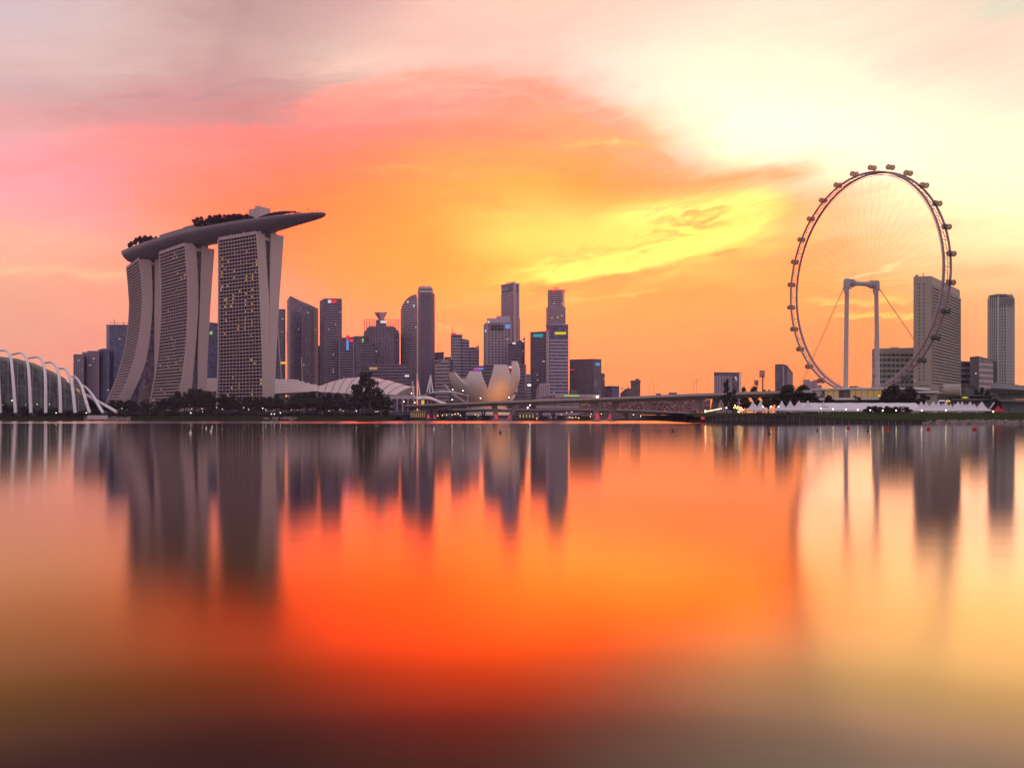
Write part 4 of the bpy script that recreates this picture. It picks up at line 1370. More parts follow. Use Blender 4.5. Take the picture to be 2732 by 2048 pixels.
# ------------------------------------------------------------------ convention centre roofs, vaulted theatre, plaza canopies
M['roofpanel'] = mat('pale_roof_panel', (.66, .54, .54), .5, .06, .05)
M['roofrib'] = mat('rose_roof_rib', (.40, .17, .15), .55, .1, .1)


def build_halls():
    root = thing('convention_hall', 'long low roof of stepped pale strips, right behind the rightmost hotel tower', 'convention hall', P(790, HY, 1010))
    n = 9
    for i in range(n):
        xr = [798, 812, 827, 845, 860, 868, 858, 850, 842, 834][i]
        yl, yr = 1009 + i * 4.4, [1012.5, 1017, 1021.5, 1025, 1028.5, 1031, 1034, 1037, 1040, 1043][i]
        yl2 = 1009 + i * 4.7
        D0, D1 = 1060 - i * 7, 1054 - i * 7
        b = MB()
        rr = []
        for k in range(9):
            u = k / 8
            x = 540 + (xr - 540) * u
            y = yl2 * 1.0 + (yr - yl2) * max(0, (u - .55) / .45) ** 1.1
            p = P(x, y, D0)
            q = P(x, y + 2.7, D1 + 2)
            rr.append([p, q, q - Vector((0, 0, .9)), p - Vector((0, 0, .9))])
        b.rings(rr)
        b.build('roof_strip', M['roofpanel'], root)
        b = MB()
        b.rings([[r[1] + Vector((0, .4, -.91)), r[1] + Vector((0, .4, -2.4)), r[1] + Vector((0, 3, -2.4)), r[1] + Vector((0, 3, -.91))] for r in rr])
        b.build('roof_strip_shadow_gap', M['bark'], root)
    b = MB()
    b.prism([tuple(P(x, HY, d)[:2]) for x, d in ((540, 992), (842, 992), (860, 1056), (540, 1060))], 4, 24)
    b.build('lower_wall', M['mauve'], root)
    for x, y0, D in ((739, 846, 1058), (765, 882, 1056), (804, 952, 1054)):
        b = MB()
        b.tube([P(x + (12 if x < 760 else 3), 1014, D), P(x, y0, D)], .45, 6)
        b.build('roof_mast', M['offwhite'], root)

    # vaulted theatre
    root = thing('vaulted_theatre', 'pale humped vault roof with rose ribs and an arched glass end, behind the large tree', 'theatre', P(960, HY, 985))
    ridge = [(833, 1038), (855, 1029), (880, 1020), (905, 1013), (930, 1008.5), (958, 1006), (985, 1006), (1010, 1009), (1035, 1014), (1060, 1021), (1085, 1028), (1106, 1033)]
    eave = [(831, 1042), (848, 1044), (866, 1046), (884, 1047), (902, 1048), (922, 1049), (945, 1050), (968, 1050.5), (990, 1051), (1012, 1051.5), (1034, 1052), (1056, 1053)]
    rr = []
    for (xr, yr), (xe, ye) in zip(ridge, eave):
        r, e = P(xr, yr, 990), P(xe, ye, 948)
        bk = P(xr, ye, 1040)
        row = []
        for k in range(9):
            t = k / 8
            p = e.lerp(r, t)
            p.z = e.z + (r.z - e.z) * sin(t * pi / 2) ** .9
            row.append(p)
        for k in range(1, 7):
            t = k / 6
            p = r.lerp(bk, t)
            p.z = bk.z + (r.z - bk.z) * cos(t * pi / 2) ** .9
            row.append(p)
        rr.append(row)
    b = MB()
    b.rings(rr, close_u=False, cap=False)
    b.build('vault_roof', M['roofpanel'], root, smooth=60)
    for i in range(1, 12):
        b = MB()
        b.tube([p + Vector((0, -.15, .12)) for p in rr[i][:10]], .42 if i < 11 else .8, 5)
        b.build('roof_rib', M['roofrib'] if i < 11 else M['offwhite'], root)
    b = MB()
    last = rr[-1]
    for k in range(8): b.face([last[k] + Vector((.5, .6, 0)), last[k + 1] + Vector((.5, .6, 0)), Vector((last[k + 1].x + .5, last[k + 1].y + .6, 12)), Vector((last[k].x + .5, last[k].y + .6, 12))])
    b.build('end_glazing', M['gl_mauve'], root)
    block(root, 'podium', 1040, 1055, 1104, 1064, 946, 'stone', 26)
    block(root, 'ground_storey', 1042, 1064, 1104, 1100, 950, 'gl_mauve', 20)
    for x in (1043, 1058, 1073, 1087, 1102): block(root, 'pillar', x, 1064, x + 3, 1100, 945, 'stone', 2)
    for x, y in ((1077, 1070), (1097, 1048), (1106, 1073)): panel(root, 'porch_lamp', x, y, x + 1.5, y + 1.6, 944, 'lamp')

    # event plaza canopies
    root = thing('plaza_canopy', 'low arched white canopy with scalloped segments, left of the lotus-shaped museum', 'canopy', P(1140, HY, 940))
    rr = []
    for i in range(13):
        u = i / 12
        x = 1104 + u * 84
        y = 1062 - 7.5 * sin(pi * min(1, u * 1.05 + .12)) + 10 * u ** 2.2
        p = P(x, y, 935)
        rr.append([p, p + Vector((0, -.2, -1.0)), P(x + 12, y + 4 + 9 * u, 915) + Vector((0, 0, -1.0)), P(x + 12, y + 4 + 9 * u, 915)])
    b = MB()
    b.rings(rr)
    b.build('canopy_shell', M['white'], root, smooth=40)
    b = MB()
    b.tube([P(1125 + 27 * sin(t), 1078 - 20 * cos(t), 922) for t in [pi / 2 * k / 10 for k in range(11)]], .8, 6)
    b.build('front_arch', M['offwhite'], root)
    for x in (1118, 1140, 1160):
        b = MB()
        b.tube([P(x, 1100, 925), P(x, 1066, 925)], .6, 6)
        b.build('post', M['offwhite'], root)
    root = thing('arched_canopy', 'long thin white arch sweeping over the plaza towards the lotus-shaped museum', 'canopy', P(1190, HY, 950))
    rr = []
    for i in range(17):
        u = i / 16
        x = 1128 + u * 124
        y = 1056 - 13.5 * sin(pi * (u * .86 + .06)) + u * 5
        p = P(x, y, 945)
        w = .5 + 1.5 * sin(pi * u)
        rr.append([p + Vector((0, 0, w * .5)), p + Vector((0, -3, 0)), p - Vector((0, 0, w * .5)), p + Vector((0, 6, 0))])
    b = MB()
    b.rings(rr)
    b.build('canopy_shell', M['white'], root, smooth=40)
    for x0, x1 in ((1136, 1146), (1237, 1248)):
        b = MB()
        b.tube([P(x1, 1092, 948), P(x0 if x0 < 1200 else x1, 1052, 948)], .7, 6)
        b.build('post', M['offwhite'], root)
    for (xb, xt, y0, y1, lb) in ((1104, 1100, 1016, 1058, 'slim white mast leaning left, leftmost beside the vaulted theatre'), (1120, 1112, 996, 1054, 'tall white mast leaning left between the theatre and the A-frame')):
        b = MB()
        b.tube([P(xb, y1, 930), P(xt, y0, 930)], [.9, .45], 8)
        tag(b.build('mast', M['white']), lb, 'mast')
    root = thing('a_frame_mast', 'white A-shaped mast standing left of the lotus-shaped museum', 'mast', P(1147, 1050, 940))
    for xb in (1139, 1146, 1155):
        b = MB()
        b.tube([P(xb, 1046, 940), P(1149, 1000, 940)], [.8, .5], 8)
        b.build('leg', M['white'], root, True)
    root = thing('kiosk', 'small glowing orange kiosk under the plaza canopy', 'kiosk', P(1128, 1082, 930))
    block(root, 'lit_box', 1124, 1067, 1132, 1082, 926, 'amber', 3)
    block(root, 'roof', 1122.5, 1065, 1133.5, 1067, 924, 'darksteel', 6)


build_halls()


# ------------------------------------------------------------------ glass conservatory with white arch ribs
def build_conservatory():
    q = lambda x, y, D: P(x / 6.376, 880 + y / 6.376, D)
    root = thing('glass_conservatory', 'dark glass conservatory shell carried by curved white ribs at the left edge', 'conservatory', q(600, 1420, 745))
    top = [(-900, 500), (-500, 455), (-200, 440), (0, 450), (140, 470), (300, 488), (430, 530), (560, 560), (700, 620), (850, 690), (980, 760), (1100, 830), (1220, 930), (1330, 1040), (1420, 1140)]
    foot = [-920, -500, -200, 0, 140, 300, 430, 560, 700, 850, 980, 1110, 1230, 1340, 1440]
    rr = []
    for (x, y), xf in zip(top, foot):
        f_, r = q(xf, 1475, 737), q(x, y, 772)
        bk = Vector((r.x, 815, f_.z))
        row = []
        for k in range(11):
            t = k / 10
            p = f_.lerp(r, t ** 1.6)
            p.z = f_.z + (r.z - f_.z) * sin(t * pi / 2) ** .85
            row.append(p)
        for k in range(1, 6):
            t = k / 5
            p = r.lerp(bk, t)
            p.z = bk.z + (r.z - bk.z) * cos(t * pi / 2)
            row.append(p)
        rr.append(row)
    b = MB()
    b.rings(rr, close_u=False, cap=False)
    for i in range(len(b.uv)): b.uv[i] = [(u * 2.9, v * 6.1) for u, v in b.uv[i]]
    b.build('glass_shell', M['gl_dome'], root, smooth=50)
    for i in range(1, len(rr)):
        b = MB()
        b.tube([p + Vector((0, -.2, .1)) for p in rr[i][:12]], .16, 4)
        b.build('glazing_bar', M['steel'], root)
    for k in (3, 5, 7, 9):
        b = MB()
        b.tube([r[k] + Vector((0, -.15, .1)) for r in rr], .10, 4)
        b.build('glazing_bar', M['steel'], root)
    ribs = [[(-250, 1410), (-280, 900), (-300, 560), (-340, 400), (-420, 350), (-560, 360)],
            [(5, 1410), (-30, 800), (-55, 520), (-95, 395), (-170, 345), (-300, 355)],
            [(265, 1410), (235, 1000), (210, 700), (185, 480), (135, 375), (60, 345), (-60, 365)],
            [(525, 1410), (505, 950), (490, 720), (470, 560), (425, 440), (345, 388), (205, 420)],
            [(777, 1410), (775, 950), (765, 720), (735, 570), (690, 490), (620, 458), (490, 480)],
            [(1030, 1410), (1022, 1050), (1008, 830), (985, 690), (930, 592), (860, 548), (750, 558)],
            [(1280, 1410), (1250, 1130), (1225, 940), (1195, 820), (1150, 715), (1095, 662), (1005, 650)],
            [(1525, 1410), (1465, 1220), (1420, 1060), (1385, 950), (1325, 850), (1270, 800), (1190, 790)],
            [(1755, 1410), (1680, 1290), (1600, 1150), (1545, 1070), (1480, 995), (1410, 945)],
            [(1980, 1395), (1850, 1315), (1720, 1245), (1600, 1175), (1500, 1120), (1400, 1085)]]
    for pts in ribs:
        n = len(pts) - 1
        P3 = [q(x, y, 722 + 44 * (i / n) ** 1.5) for i, (x, y) in enumerate(pts)]
        sm = [Vector(p) for p in catmull([tuple(p) for p in P3], 5)]
        b = MB()
        b.tube(sm, [1.28 - .42 * i / len(sm) for i in range(len(sm))], 10)
        b.build('arch_rib', M['white'], root, True)
    for x0, y0, x1, y1, m in ((1120, 840, 1185, 900, 'sign_white'), (1290, 985, 1360, 1060, 'amber_dim'), (905, 690, 950, 735, 'amber_dim')):
        b = MB()
        c = [q(x0, y0, 752), q(x1 - 10, y0 + 40, 752), q(x1, y1, 750), q(x0 + 20, y1 - 25, 750)]
        b.face(c); b.face([p + Vector((0, .4, 0)) for p in reversed(c)])
        b.build('lit_pane', M[m], root)


build_conservatory()


# ------------------------------------------------------------------ bridges
BR = [(1020, 1060, 15.5), (1050, 1020, 15.5), (1120, 945, 15.6), (1220, 850, 15.9), (1380, 760, 16.6), (1540, 695, 17.1), (1700, 645, 17.5), (1880, 595, 18.3), (2060, 565, 19.0), (2180, 550, 19.3)]


def build_bridges():
    pts = [(*P(x, HY, D)[:2], z) for x, D, z in BR]
    sm = [Vector(p) for p in catmull(pts, 6)]
    root = thing('highway_bridge', 'long concrete highway bridge on V-shaped piers, crossing the bay to the right bank', 'bridge', (sm[len(sm) // 2].x, sm[len(sm) // 2].y, 0))
    def section(prof):
        rr = []
        for i, p in enumerate(sm):
            t = (sm[min(i + 1, len(sm) - 1)] - sm[max(i - 1, 0)])
            t.z = 0
            t.normalize()
            nr = Vector((t.y, -t.x, 0))
            if nr.y > 0: nr = -nr
            rr.append([Vector((p.x, p.y, p.z - 15.5)) + nr * u + Vector((0, 0, z)) for u, z in prof])
        return rr
    b = MB()
    b.rings(section([(13, 14.6), (13, 13.9), (9, 13.4), (7.6, 12.3), (-7.6, 12.3), (-9, 13.4), (-13, 13.9), (-13, 14.6)]))
    b.build('deck_girder', M['deck'], root)
    for s in (1, -1):
        b = MB()
        b.rings(section([(s * 13.05, 15.6), (s * 13.05, 14.2), (s * 12.6, 14.2), (s * 12.6, 15.6)]))
        b.build('parapet', M['deck'], root)
    b = MB()
    b.rings(section([(12.5, 14.62), (12.5, 14.66), (-12.5, 14.66), (-12.5, 14.62)]))
    b.build('road_surface', M['earth'], root)

    def v_pier(name, x0t, x1t, x0b, x1b, D, legs=(0, 1), rows=(-6, 0, 6)):
        dirn = -P((x0t + x1t) / 2, HY, D)
        dirn.z = 0
        dirn.normalize()
        zd = interp([(a_, c_) for a_, b_, c_ in BR], x0t) - 3.0
        for r in rows:
            for k in legs:
                xt, xb = (x0t, x0b) if k == 0 else (x1t, x1b)
                p, q_ = P(xt, HY, D) + dirn * r, P(xb, HY, D) + dirn * r * .8
                p.z, q_.z = zd, .9
                w = Vector((2.1, .5, 0))
                b = MB()
                b.rings([[q_ - w * .8 + dirn * 1.0, q_ + w * .8 + dirn * 1.0, q_ + w * .8 - dirn * 1.0, q_ - w * .8 - dirn * 1.0],
                         [p - w * 1.35 + dirn * 1.3, p + w * 1.35 + dirn * 1.3, p + w * 1.35 - dirn * 1.3, p - w * 1.35 - dirn * 1.3]])
                b.build('pier_leg', M['deck'], root)
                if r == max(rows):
                    # glowing wedge that stands in for red light falling on the leg's foot
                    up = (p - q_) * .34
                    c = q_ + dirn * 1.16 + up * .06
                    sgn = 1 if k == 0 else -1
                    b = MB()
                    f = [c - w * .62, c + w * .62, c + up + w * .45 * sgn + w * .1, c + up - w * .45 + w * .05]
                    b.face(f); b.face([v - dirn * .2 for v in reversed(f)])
                    b.build('red_glow', M['glow_red'], root)
        b = MB()
        c0, c1 = P(min(x0b, x1b), HY, D), P(max(x0b, x1b), HY, D)
        ext = Vector((3.2, 0, 0))
        b.prism([tuple((c0 - ext + dirn * 8)[:2]), tuple((c1 + ext + dirn * 8)[:2]), tuple((c1 + ext - dirn * 8)[:2]), tuple((c0 - ext - dirn * 8)[:2])], -2, 1.5)
        b.build('pile_cap', M['deck'], root)
    v_pier('a', 1318, 1378, 1325, 1357, 795)
    v_pier('b', 1587, 1645, 1595, 1624, 680)
    v_pier('c', 1861, 1912, 1877, 1896, 600)
    v_pier('d', 1142, 1160, 1143, 1160, 920)
    # street lamps on the deck
    for x, D, h in ((1732, 636, 11), (1744, 633, 8), (1850, 603, 10.5), (1858, 601, 10.5)):
        lamp = thing('street_lamp', '%s thin street lamp on the bridge deck, %s' % ('tall' if h > 10 else 'shorter', {1732: 'left of the pair beyond the second V-pier', 1744: 'right of the pair beyond the second V-pier', 1850: 'left of the pair before the right bank', 1858: 'right of the pair before the right bank'}[x]), 'street lamp', P(x, HY, D), 'street lamps on the highway bridge')
        b = MB()
        base = P(x, HY, D)
        base.z = interp([(a_, c_) for a_, b_, c_ in BR], x) - .9
        b.tube([base, base + Vector((0, 0, h)), base + Vector((.8, 0, h + .6)), base + Vector((2.2, 0, h + .7))], .13, 6)
        b.build('post', M['steel'], lamp)
        b = MB()
        b.obox(base + Vector((1.6, -.25, h + .55)), (1.4, 0, 0), (0, .5, 0), (0, 0, .22))
        b.build('lamp_head', M['darksteel'], lamp)
    # second, lower bridge behind
    root = thing('low_bridge', 'lower dark footbridge on slim piers, seen under the highway bridge', 'bridge', P(1530, 1100, 930))
    tab = [(1150, 1096), (1300, 1092), (1400, 1094), (1550, 1093), (1700, 1095.5), (1800, 1101), (1900, 1107)]
    rr = []
    for i in range(31):
        x = 1150 + 25 * i
        y = interp(tab, x)
        p = P(x, y, 930 - (x - 1150) * .16)
        rr.append([p, p - Vector((0, 0, 2.3)), p + Vector((0, 9, -2.3)), p + Vector((0, 9, 0))])
    b = MB()
    b.rings(rr)
    b.build('deck_girder', M['darksteel'], root)
    b = MB()
    b.rings([[r[0] + Vector((0, -.3, 1.0)), r[0] + Vector((0, -.3, .1)), r[0] + Vector((0, .1, .1)), r[0] + Vector((0, .1, 1.0))] for r in rr])
    b.build('parapet', M['deck'], root)
    for x in (1176, 1238, 1290, 1442, 1476, 1671, 1836):
        D = 930 - (x - 1150) * .16
        y = interp(tab, x) + 5
        for dx in (-4, 4):
            b = MB()
            b.tube([P(x, 1117, D + 4), P(x + dx, y, D + 4)], [1.0, .9], 6)
            b.build('pier_leg', M['darksteel'], root)
        b = MB()
        b.obox(P(x - 7, 1119, D) - Vector((0, 0, 2)), (14 * D / F, 0, 0), (0, 8, 0), (0, 0, 2.8))
        b.build('pile_cap', M['darksteel'], root)


build_bridges()


# ------------------------------------------------------------------ grandstand and the far promenade under the bridges
def seat_material():
    m, T, out = new_mat('speckled_seats')
    p = T.n('ShaderNodeBsdfPrincipled')
    uv = T.n('ShaderNodeUVMap', uv_map='UVMap').outputs[0]
    u, v, _ = T.sep(uv)
    w = T.n('ShaderNodeTexWhiteNoise', noise_dimensions='2D')
    T.set(w.inputs['Vector'], T.xyz(T.m('FLOOR', T.m('DIVIDE', u, 1.3)), T.m('FLOOR', T.m('DIVIDE', v, 1.0)), 0))
    T.set(p.inputs['Base Color'], T.ramp(w.outputs[0], [(0, (.10, .05, .05)), (.45, (.22, .10, .10)), (.7, (.32, .17, .17)), (.86, (.45, .30, .30)), (.95, (.30, .22, .08))], 'CONSTANT'))
    p.inputs['Roughness'].default_value = .8
    T.t.links.new(p.outputs[0], out.inputs[0])
    return m


M['seats'] = seat_material()


def build_far_bank():
    root = thing('grandstand', 'big waterfront grandstand of speckled pink and brown seats, seen below the highway bridge', 'grandstand', P(1720, 1100, 980))
    b = MB()
    n = 22
    for k in range(n):
        t0, t1 = k / n, (k + 1) / n
        pts = []
        for x in (1545, 1895):
            zz = lambda t: CAMZ + (HY - (1106 - 40 * t)) / F * (900 + 70 * t)
            pts.append((x, zz(t0), 900 + 70 * t0, zz(t1), 900 + 70 * t1))
        (xa, z0, d0, z1, d1), (xb, *_r) = pts
        A, Bv = P(xa, HY, d0), P(xb, HY, d0)
        A2, B2 = P(xa, HY, d1), P(xb, HY, d1)
        A.z = Bv.z = z0
        b.face([A, Bv, Vector((Bv.x, Bv.y, z1)), Vector((A.x, A.y, z1))])
        b.face([Vector((A.x, A.y, z1)), Vector((Bv.x, Bv.y, z1)), Vector((B2.x, B2.y, z1)), Vector((A2.x, A2.y, z1))], [(A.x, z1), (Bv.x, z1), (Bv.x, z1 + .9), (A.x, z1 + .9)])
    b.build('seating_tiers', M['seats'], root)
    b = MB()
    b.prism([tuple(P(x, HY, d)[:2]) for x, d in ((1545, 901), (1895, 901), (1895, 975), (1545, 975))], .8, CAMZ + (HY - 1107) / F * 900)
    b.build('base_wall', M['brown'], root)
    b = MB()
    for x in range(1640, 1890, 21): b.box(P(x, 0, 985).x, P(x + 13, 0, 985).x, 984, 990, 18, 23.5)
    b.build('back_wall', M['stone'], root)
    for x, y in ((1690, 1077), (1552, 1078), (1558, 1080), (1566, 1078), (1573, 1081), (1740, 1098), (1775, 1096), (1850, 1093), (1800, 1099), (1861, 1096), (1830, 1100)):
        b = MB()
        b.lathe([(.05, -.6), (.55, 0), (.05, .6)], P(x, y, 902 + (1106 - y) * 1.7 - 3), 8)
        b.build('stand_lamp', M['amber'], root)
    # lit waterside pavilions
    for x0, x1, y0, y1, D, lb in ((1094, 1135, 1096, 1115, 842, 'dark waterside pavilion with glowing amber columns, under the left end of the highway bridge'),
                                  (1384, 1424, 1101, 1116, 842, 'low lit waterside pavilion with amber bays, between the two V-shaped piers')):
        root = thing('waterside_pavilion', lb, 'pavilion', P((x0 + x1) / 2, y1, D))
        block(root, 'dark_hall', x0, y0 + 2, x1, y1 + 2, D + 2, 'darksteel', 9)
        block(root, 'roof', x0 - 2, y0, x1 + 2, y0 + 2, D, 'deck', 12)
        n = 8 if x0 < 1200 else 5
        for k in range(n):
            xx = x0 + 2 + (x1 - x0 - 6) * k / (n - 1)
            panel(root, 'lit_bay', xx, y0 + 4, xx + (1.4 if n == 8 else 3.4), y1 - 2, D + 2.4, 'amber_dim')
    for k, (x, y) in enumerate(sorted(((1168, 1109), (1180, 1108), (1192, 1108), (1206, 1106), (1214, 1104), (1222, 1103), (1228, 1108), (1268, 1106), (1276, 1109), (1432, 1116), (1520, 1113), (1528, 1114), (1536, 1113), (1544, 1115), (1577, 1104), (1575, 1111), (1604, 1104), (1512, 1100), (1525, 1099), (1498, 1106), (1690, 1106), (1709, 1110)))):
        lamp = thing('promenade_lamp', 'small warm lamp on the far promenade below the bridges, %s from the left' % ORDN[k], 'lamp', P(x, 1116, 838), 'warm lamps along the far promenade')
        b = MB()
        b.tube([P(x, 1117.5, 838), P(x, y, 838)], .12, 5)
        b.build('post', M['darksteel'], lamp)
        b = MB()
        b.lathe([(.05, -.26), (.24, 0), (.05, .26)], P(x, y, 838), 8)
        b.build('globe', M['festoon'], lamp)


build_far_bank()


# ------------------------------------------------------------------ observation wheel
def build_wheel():
    C = P(2299, 757, 650)
    p = Vector((.33, -.944, 0)).normalized()      # horizontal direction in the plane of the wheel (towards the near, right side)
    a = Vector((-.944, -.33, 0)).normalized()     # axle, towards the left and the camera
    R, Wd = 79.2, 5.6
    root = thing('observation_wheel', 'giant white observation wheel on two tall columns, seen obliquely over the right bank', 'observation wheel', (C.x, C.y, 6))
    N = 112
    ring = lambda r, off: [C + p * (r * cos(2 * pi * k / N)) + Vector((0, 0, r * sin(2 * pi * k / N))) + a * off for k in range(N)]
    for s in (-1, 1):
        for r, w in ((R, .78),):
            b = MB()
            b.tube(ring(r, s * Wd / 2), w, 8, True)
            b.build('rim_tube', M['rim'], root, True)
        b = MB()
        b.tube(ring(R - 1.9, s * Wd / 2 * .82), .2, 5, True)
        b.build('rail_tube', M['steel'], root, True)
    b = MB()
    o, i_ = ring(R, -Wd / 2), ring(R, Wd / 2)
    for k in range(0, N, 2):
        b.tube([o[k], i_[k]], .24, 4)
        b.tube([o[k], i_[(k + 2) % N]], .16, 4)
    t = b.build('cross_bracing', M['steel'], root)
    t['kind'] = 'stuff'
    # 28 capsules outside the rim
    cap0 = None
    for k in range(28):
        th = 2 * pi * (k + .42) / 28
        r = R + 3.6
        c = C + p * (r * cos(th)) + Vector((0, 0, r * sin(th)))
        lo = c - root.location
        if cap0 is None:
            b = MB()
            b.lathe([(.3, -3.7), (1.2, -3.3), (1.65, -2.8), (1.8, -1.4), (1.8, 1.4), (1.65, 2.8), (1.2, 3.3), (.3, 3.7)], root.location, 14, axis=a)
            cap0 = b.build('capsule', M['gl_capsule'], root, smooth=50)
            hoops = []
            for z in (-2.2, 2.2):
                b = MB()
                b.tube([root.location + p * (1.86 * cos(t)) + Vector((0, 0, 1.86 * sin(t))) + a * z for t in [2 * pi * q / 14 for q in range(14)]], .17, 5, True)
                fr = b.build('hoop', M['darksteel'], root)
                fr.parent = cap0
                hoops.append(fr)
            cap = cap0
        else:
            cap = cap0.copy()
            COL.objects.link(cap)
            cap.parent = root
            for fr in hoops:
                f2 = fr.copy()
                COL.objects.link(f2)
                f2.parent = cap
        cap.location = lo
    # spokes from the hub flanges to the rim
    for s in (-1, 1):
        for q in range(48):
            th = 2 * pi * (q + .25 * s) / 48
            h = C + a * (s * 9) + p * (2.0 * cos(th + .4)) + Vector((0, 0, 2.0 * sin(th + .4)))
            e = C + a * (-s * Wd / 2 * .9) + p * ((R - 1.4) * cos(th)) + Vector((0, 0, (R - 1.4) * sin(th)))
            b = MB()
            b.tube([h, e], .034, 4)
            b.build('spoke', M['steel'], root)
    # spindle
    b = MB()
    b.lathe([(1.6, -14), (1.6, -9.5), (3.1, -9.4), (3.1, -8.6), (2.2, -8.3), (2.7, -7), (1.9, -6), (1.6, 0), (1.9, 6), (2.7, 7), (2.2, 8.3), (3.1, 8.6), (3.1, 9.4), (1.6, 9.5), (1.6, 14)], C, 20, axis=a)
    b.build('spindle', M['column'], root, smooth=40)
    for s in (-1, 1):
        t = C + a * (s * 13.2)
        b = MB()
        b.lathe([(2.2, -4.4), (2.4, -4), (2.5, 0), (2.4, 2.4), (1.6, 3.1)], t, 16)
        b.build('bearing_head', M['column'], root, smooth=40)
        b = MB()
        foot = Vector((t.x + (-1.2 if s > 0 else 1.4), t.y, 6))
        b.tube([foot, t - Vector((0, 0, 3.6))], [1.65, 1.5], 16)
        b.build('column', M['column'], root, smooth=60)
        b = MB()
        b.box(t.x - 3.2, t.x - .8, t.y - 3.6, t.y - 1.8, t.z - 7.5, t.z - 4.6)
        b.tube([Vector((t.x - 3.4, t.y - 2.6, t.z - 4.6)), Vector((t.x + 2.6, t.y - 2.6, t.z - 4.5))], .35, 6)
        b.build('service_platform', M['steel'], root)
    # stay cables, in pairs
    for s, ends in ((1, ((2131, 1034, 600), (2137, 1034, 602), (2262, 1040, 700))), (-1, ((2532, 1046, 610), (2537, 1046, 612), (2325, 1042, 600), (2328, 1042, 601)))):
        t = C + a * (s * 14.5)
        for k, (x, y, D) in enumerate(ends):
            b = MB()
            b.tube([t + Vector((.35 * (k - 1), 0, -.8)), P(x, y, D)], .15, 5)
            b.build('stay_cable', M['cable'], root)


M['rim'] = mat('rim_steel', (.27, .21, .23), .45, .08, .3)
M['column'] = mat('column_paint', (.42, .36, .37), .45, .08, .3)
M['cable'] = mat('cable_steel', (.40, .22, .10), .5, .1, .3)
m_, T_, o_ = new_mat('capsule_glass')
p_ = T_.n('ShaderNodeBsdfPrincipled')
p_.inputs['Base Color'].default_value = (.05, .06, .055, 1)
p_.inputs['Roughness'].default_value = .2
t_ = T_.n('ShaderNodeBsdfTransparent')
x_ = T_.n('ShaderNodeMixShader')
x_.inputs[0].default_value = .66
T_.t.links.new(t_.outputs[0], x_.inputs[1])
T_.t.links.new(p_.outputs[0], x_.inputs[2])
T_.t.links.new(x_.outputs[0], o_.inputs[0])
M['gl_capsule'] = m_
build_wheel()


# ------------------------------------------------------------------ terminal, tents, pit building on the right bank
def build_terminal():
    c = P(2303, HY, 640)
    root = thing('wheel_terminal', 'round low terminal with white rims and amber-lit glass, under the wheel', 'terminal', (c.x, c.y, 5))
    zr = CAMZ + (HY - 1036.5) / F * 605
    z1 = CAMZ + (HY - 1063) / F * 605
    b = MB()
    b.lathe([(36, 5), (37, z1 - 1)], c * 1 - Vector((0, 0, c.z)), 72)
    b.build('ground_storey', M['gl_brown'], root, smooth=30)
    b = MB()
    b.lathe([(40, z1 - 1.0), (42.5, z1 - .8), (42.5, z1 + .5), (38, z1 + .6)], Vector((c.x, c.y, 0)), 72)
    b.build('lower_rim', M['white'], root, smooth=30)
    for k in range(64):
        t0, t1 = 2 * pi * k / 64, 2 * pi * (k + .93) / 64
        if not (pi * .93 < (t0 + t1) / 2 < pi * 2.07): continue
        b = MB()
        f = [Vector((c.x + 38.5 * cos(t), c.y + 38.5 * sin(t), z)) for t, z in ((t0, z1 + .7), (t1, z1 + .7), (t1, zr - 1.1), (t0, zr - 1.1))]
        b.face(f); b.face([v * 1 + Vector((0, .3, 0)) for v in reversed(f)])
        px = CX + F * f[0].x / f[0].y
        b.build('glass_bay', M['gl_amber'] if (2195 < px < 2230 or 2255 < px < 2360) else M['gl_brown'], root)
    b = MB()
    b.lathe([(38.2, zr - 1.0), (44, zr - .7), (44.3, zr + .35), (43.5, zr + .5), (30, zr + .9)], Vector((c.x, c.y, 0)), 72)
    b.build('roof_rim', M['white'], root, smooth=30)
    b = MB()
    b.lathe([(37.9, z1 + .6), (37.9, zr - .9)], Vector((c.x, c.y, 0)), 72)
    b.build('inner_wall', M['brown'], root, smooth=30)
    b = MB()
    for k in range(64):
        t = 2 * pi * k / 64 - .01
        b.tube([Vector((c.x + 38.8 * cos(t), c.y + 38.8 * sin(t), z1 + .6)), Vector((c.x + 38.8 * cos(t), c.y + 38.8 * sin(t), zr - 1))], .13, 4)
    b.build('mullion_ring', M['steel'], root)['kind'] = 'stuff'
    for x, y in ((2346, 1054), (2347, 1056), (2214, 1052)):
        panel(root, 'entrance_light', x - 2, y - 2, x + 2, y + 2, 599, 'amber')


m_, T_, o_ = new_mat('amber_lit_glass')
p_ = T_.n('ShaderNodeBsdfPrincipled')
p_.inputs['Base Color'].default_value = (.25, .17, .08, 1)
p_.inputs['Roughness'].default_value = .3
p_.inputs['Emission Color'].default_value = (1, .58, .2, 1)
p_.inputs['Emission Strength'].default_value = .22
T_.t.links.new(p_.outputs[0], o_.inputs[0])
M['gl_amber'] = m_
build_terminal()


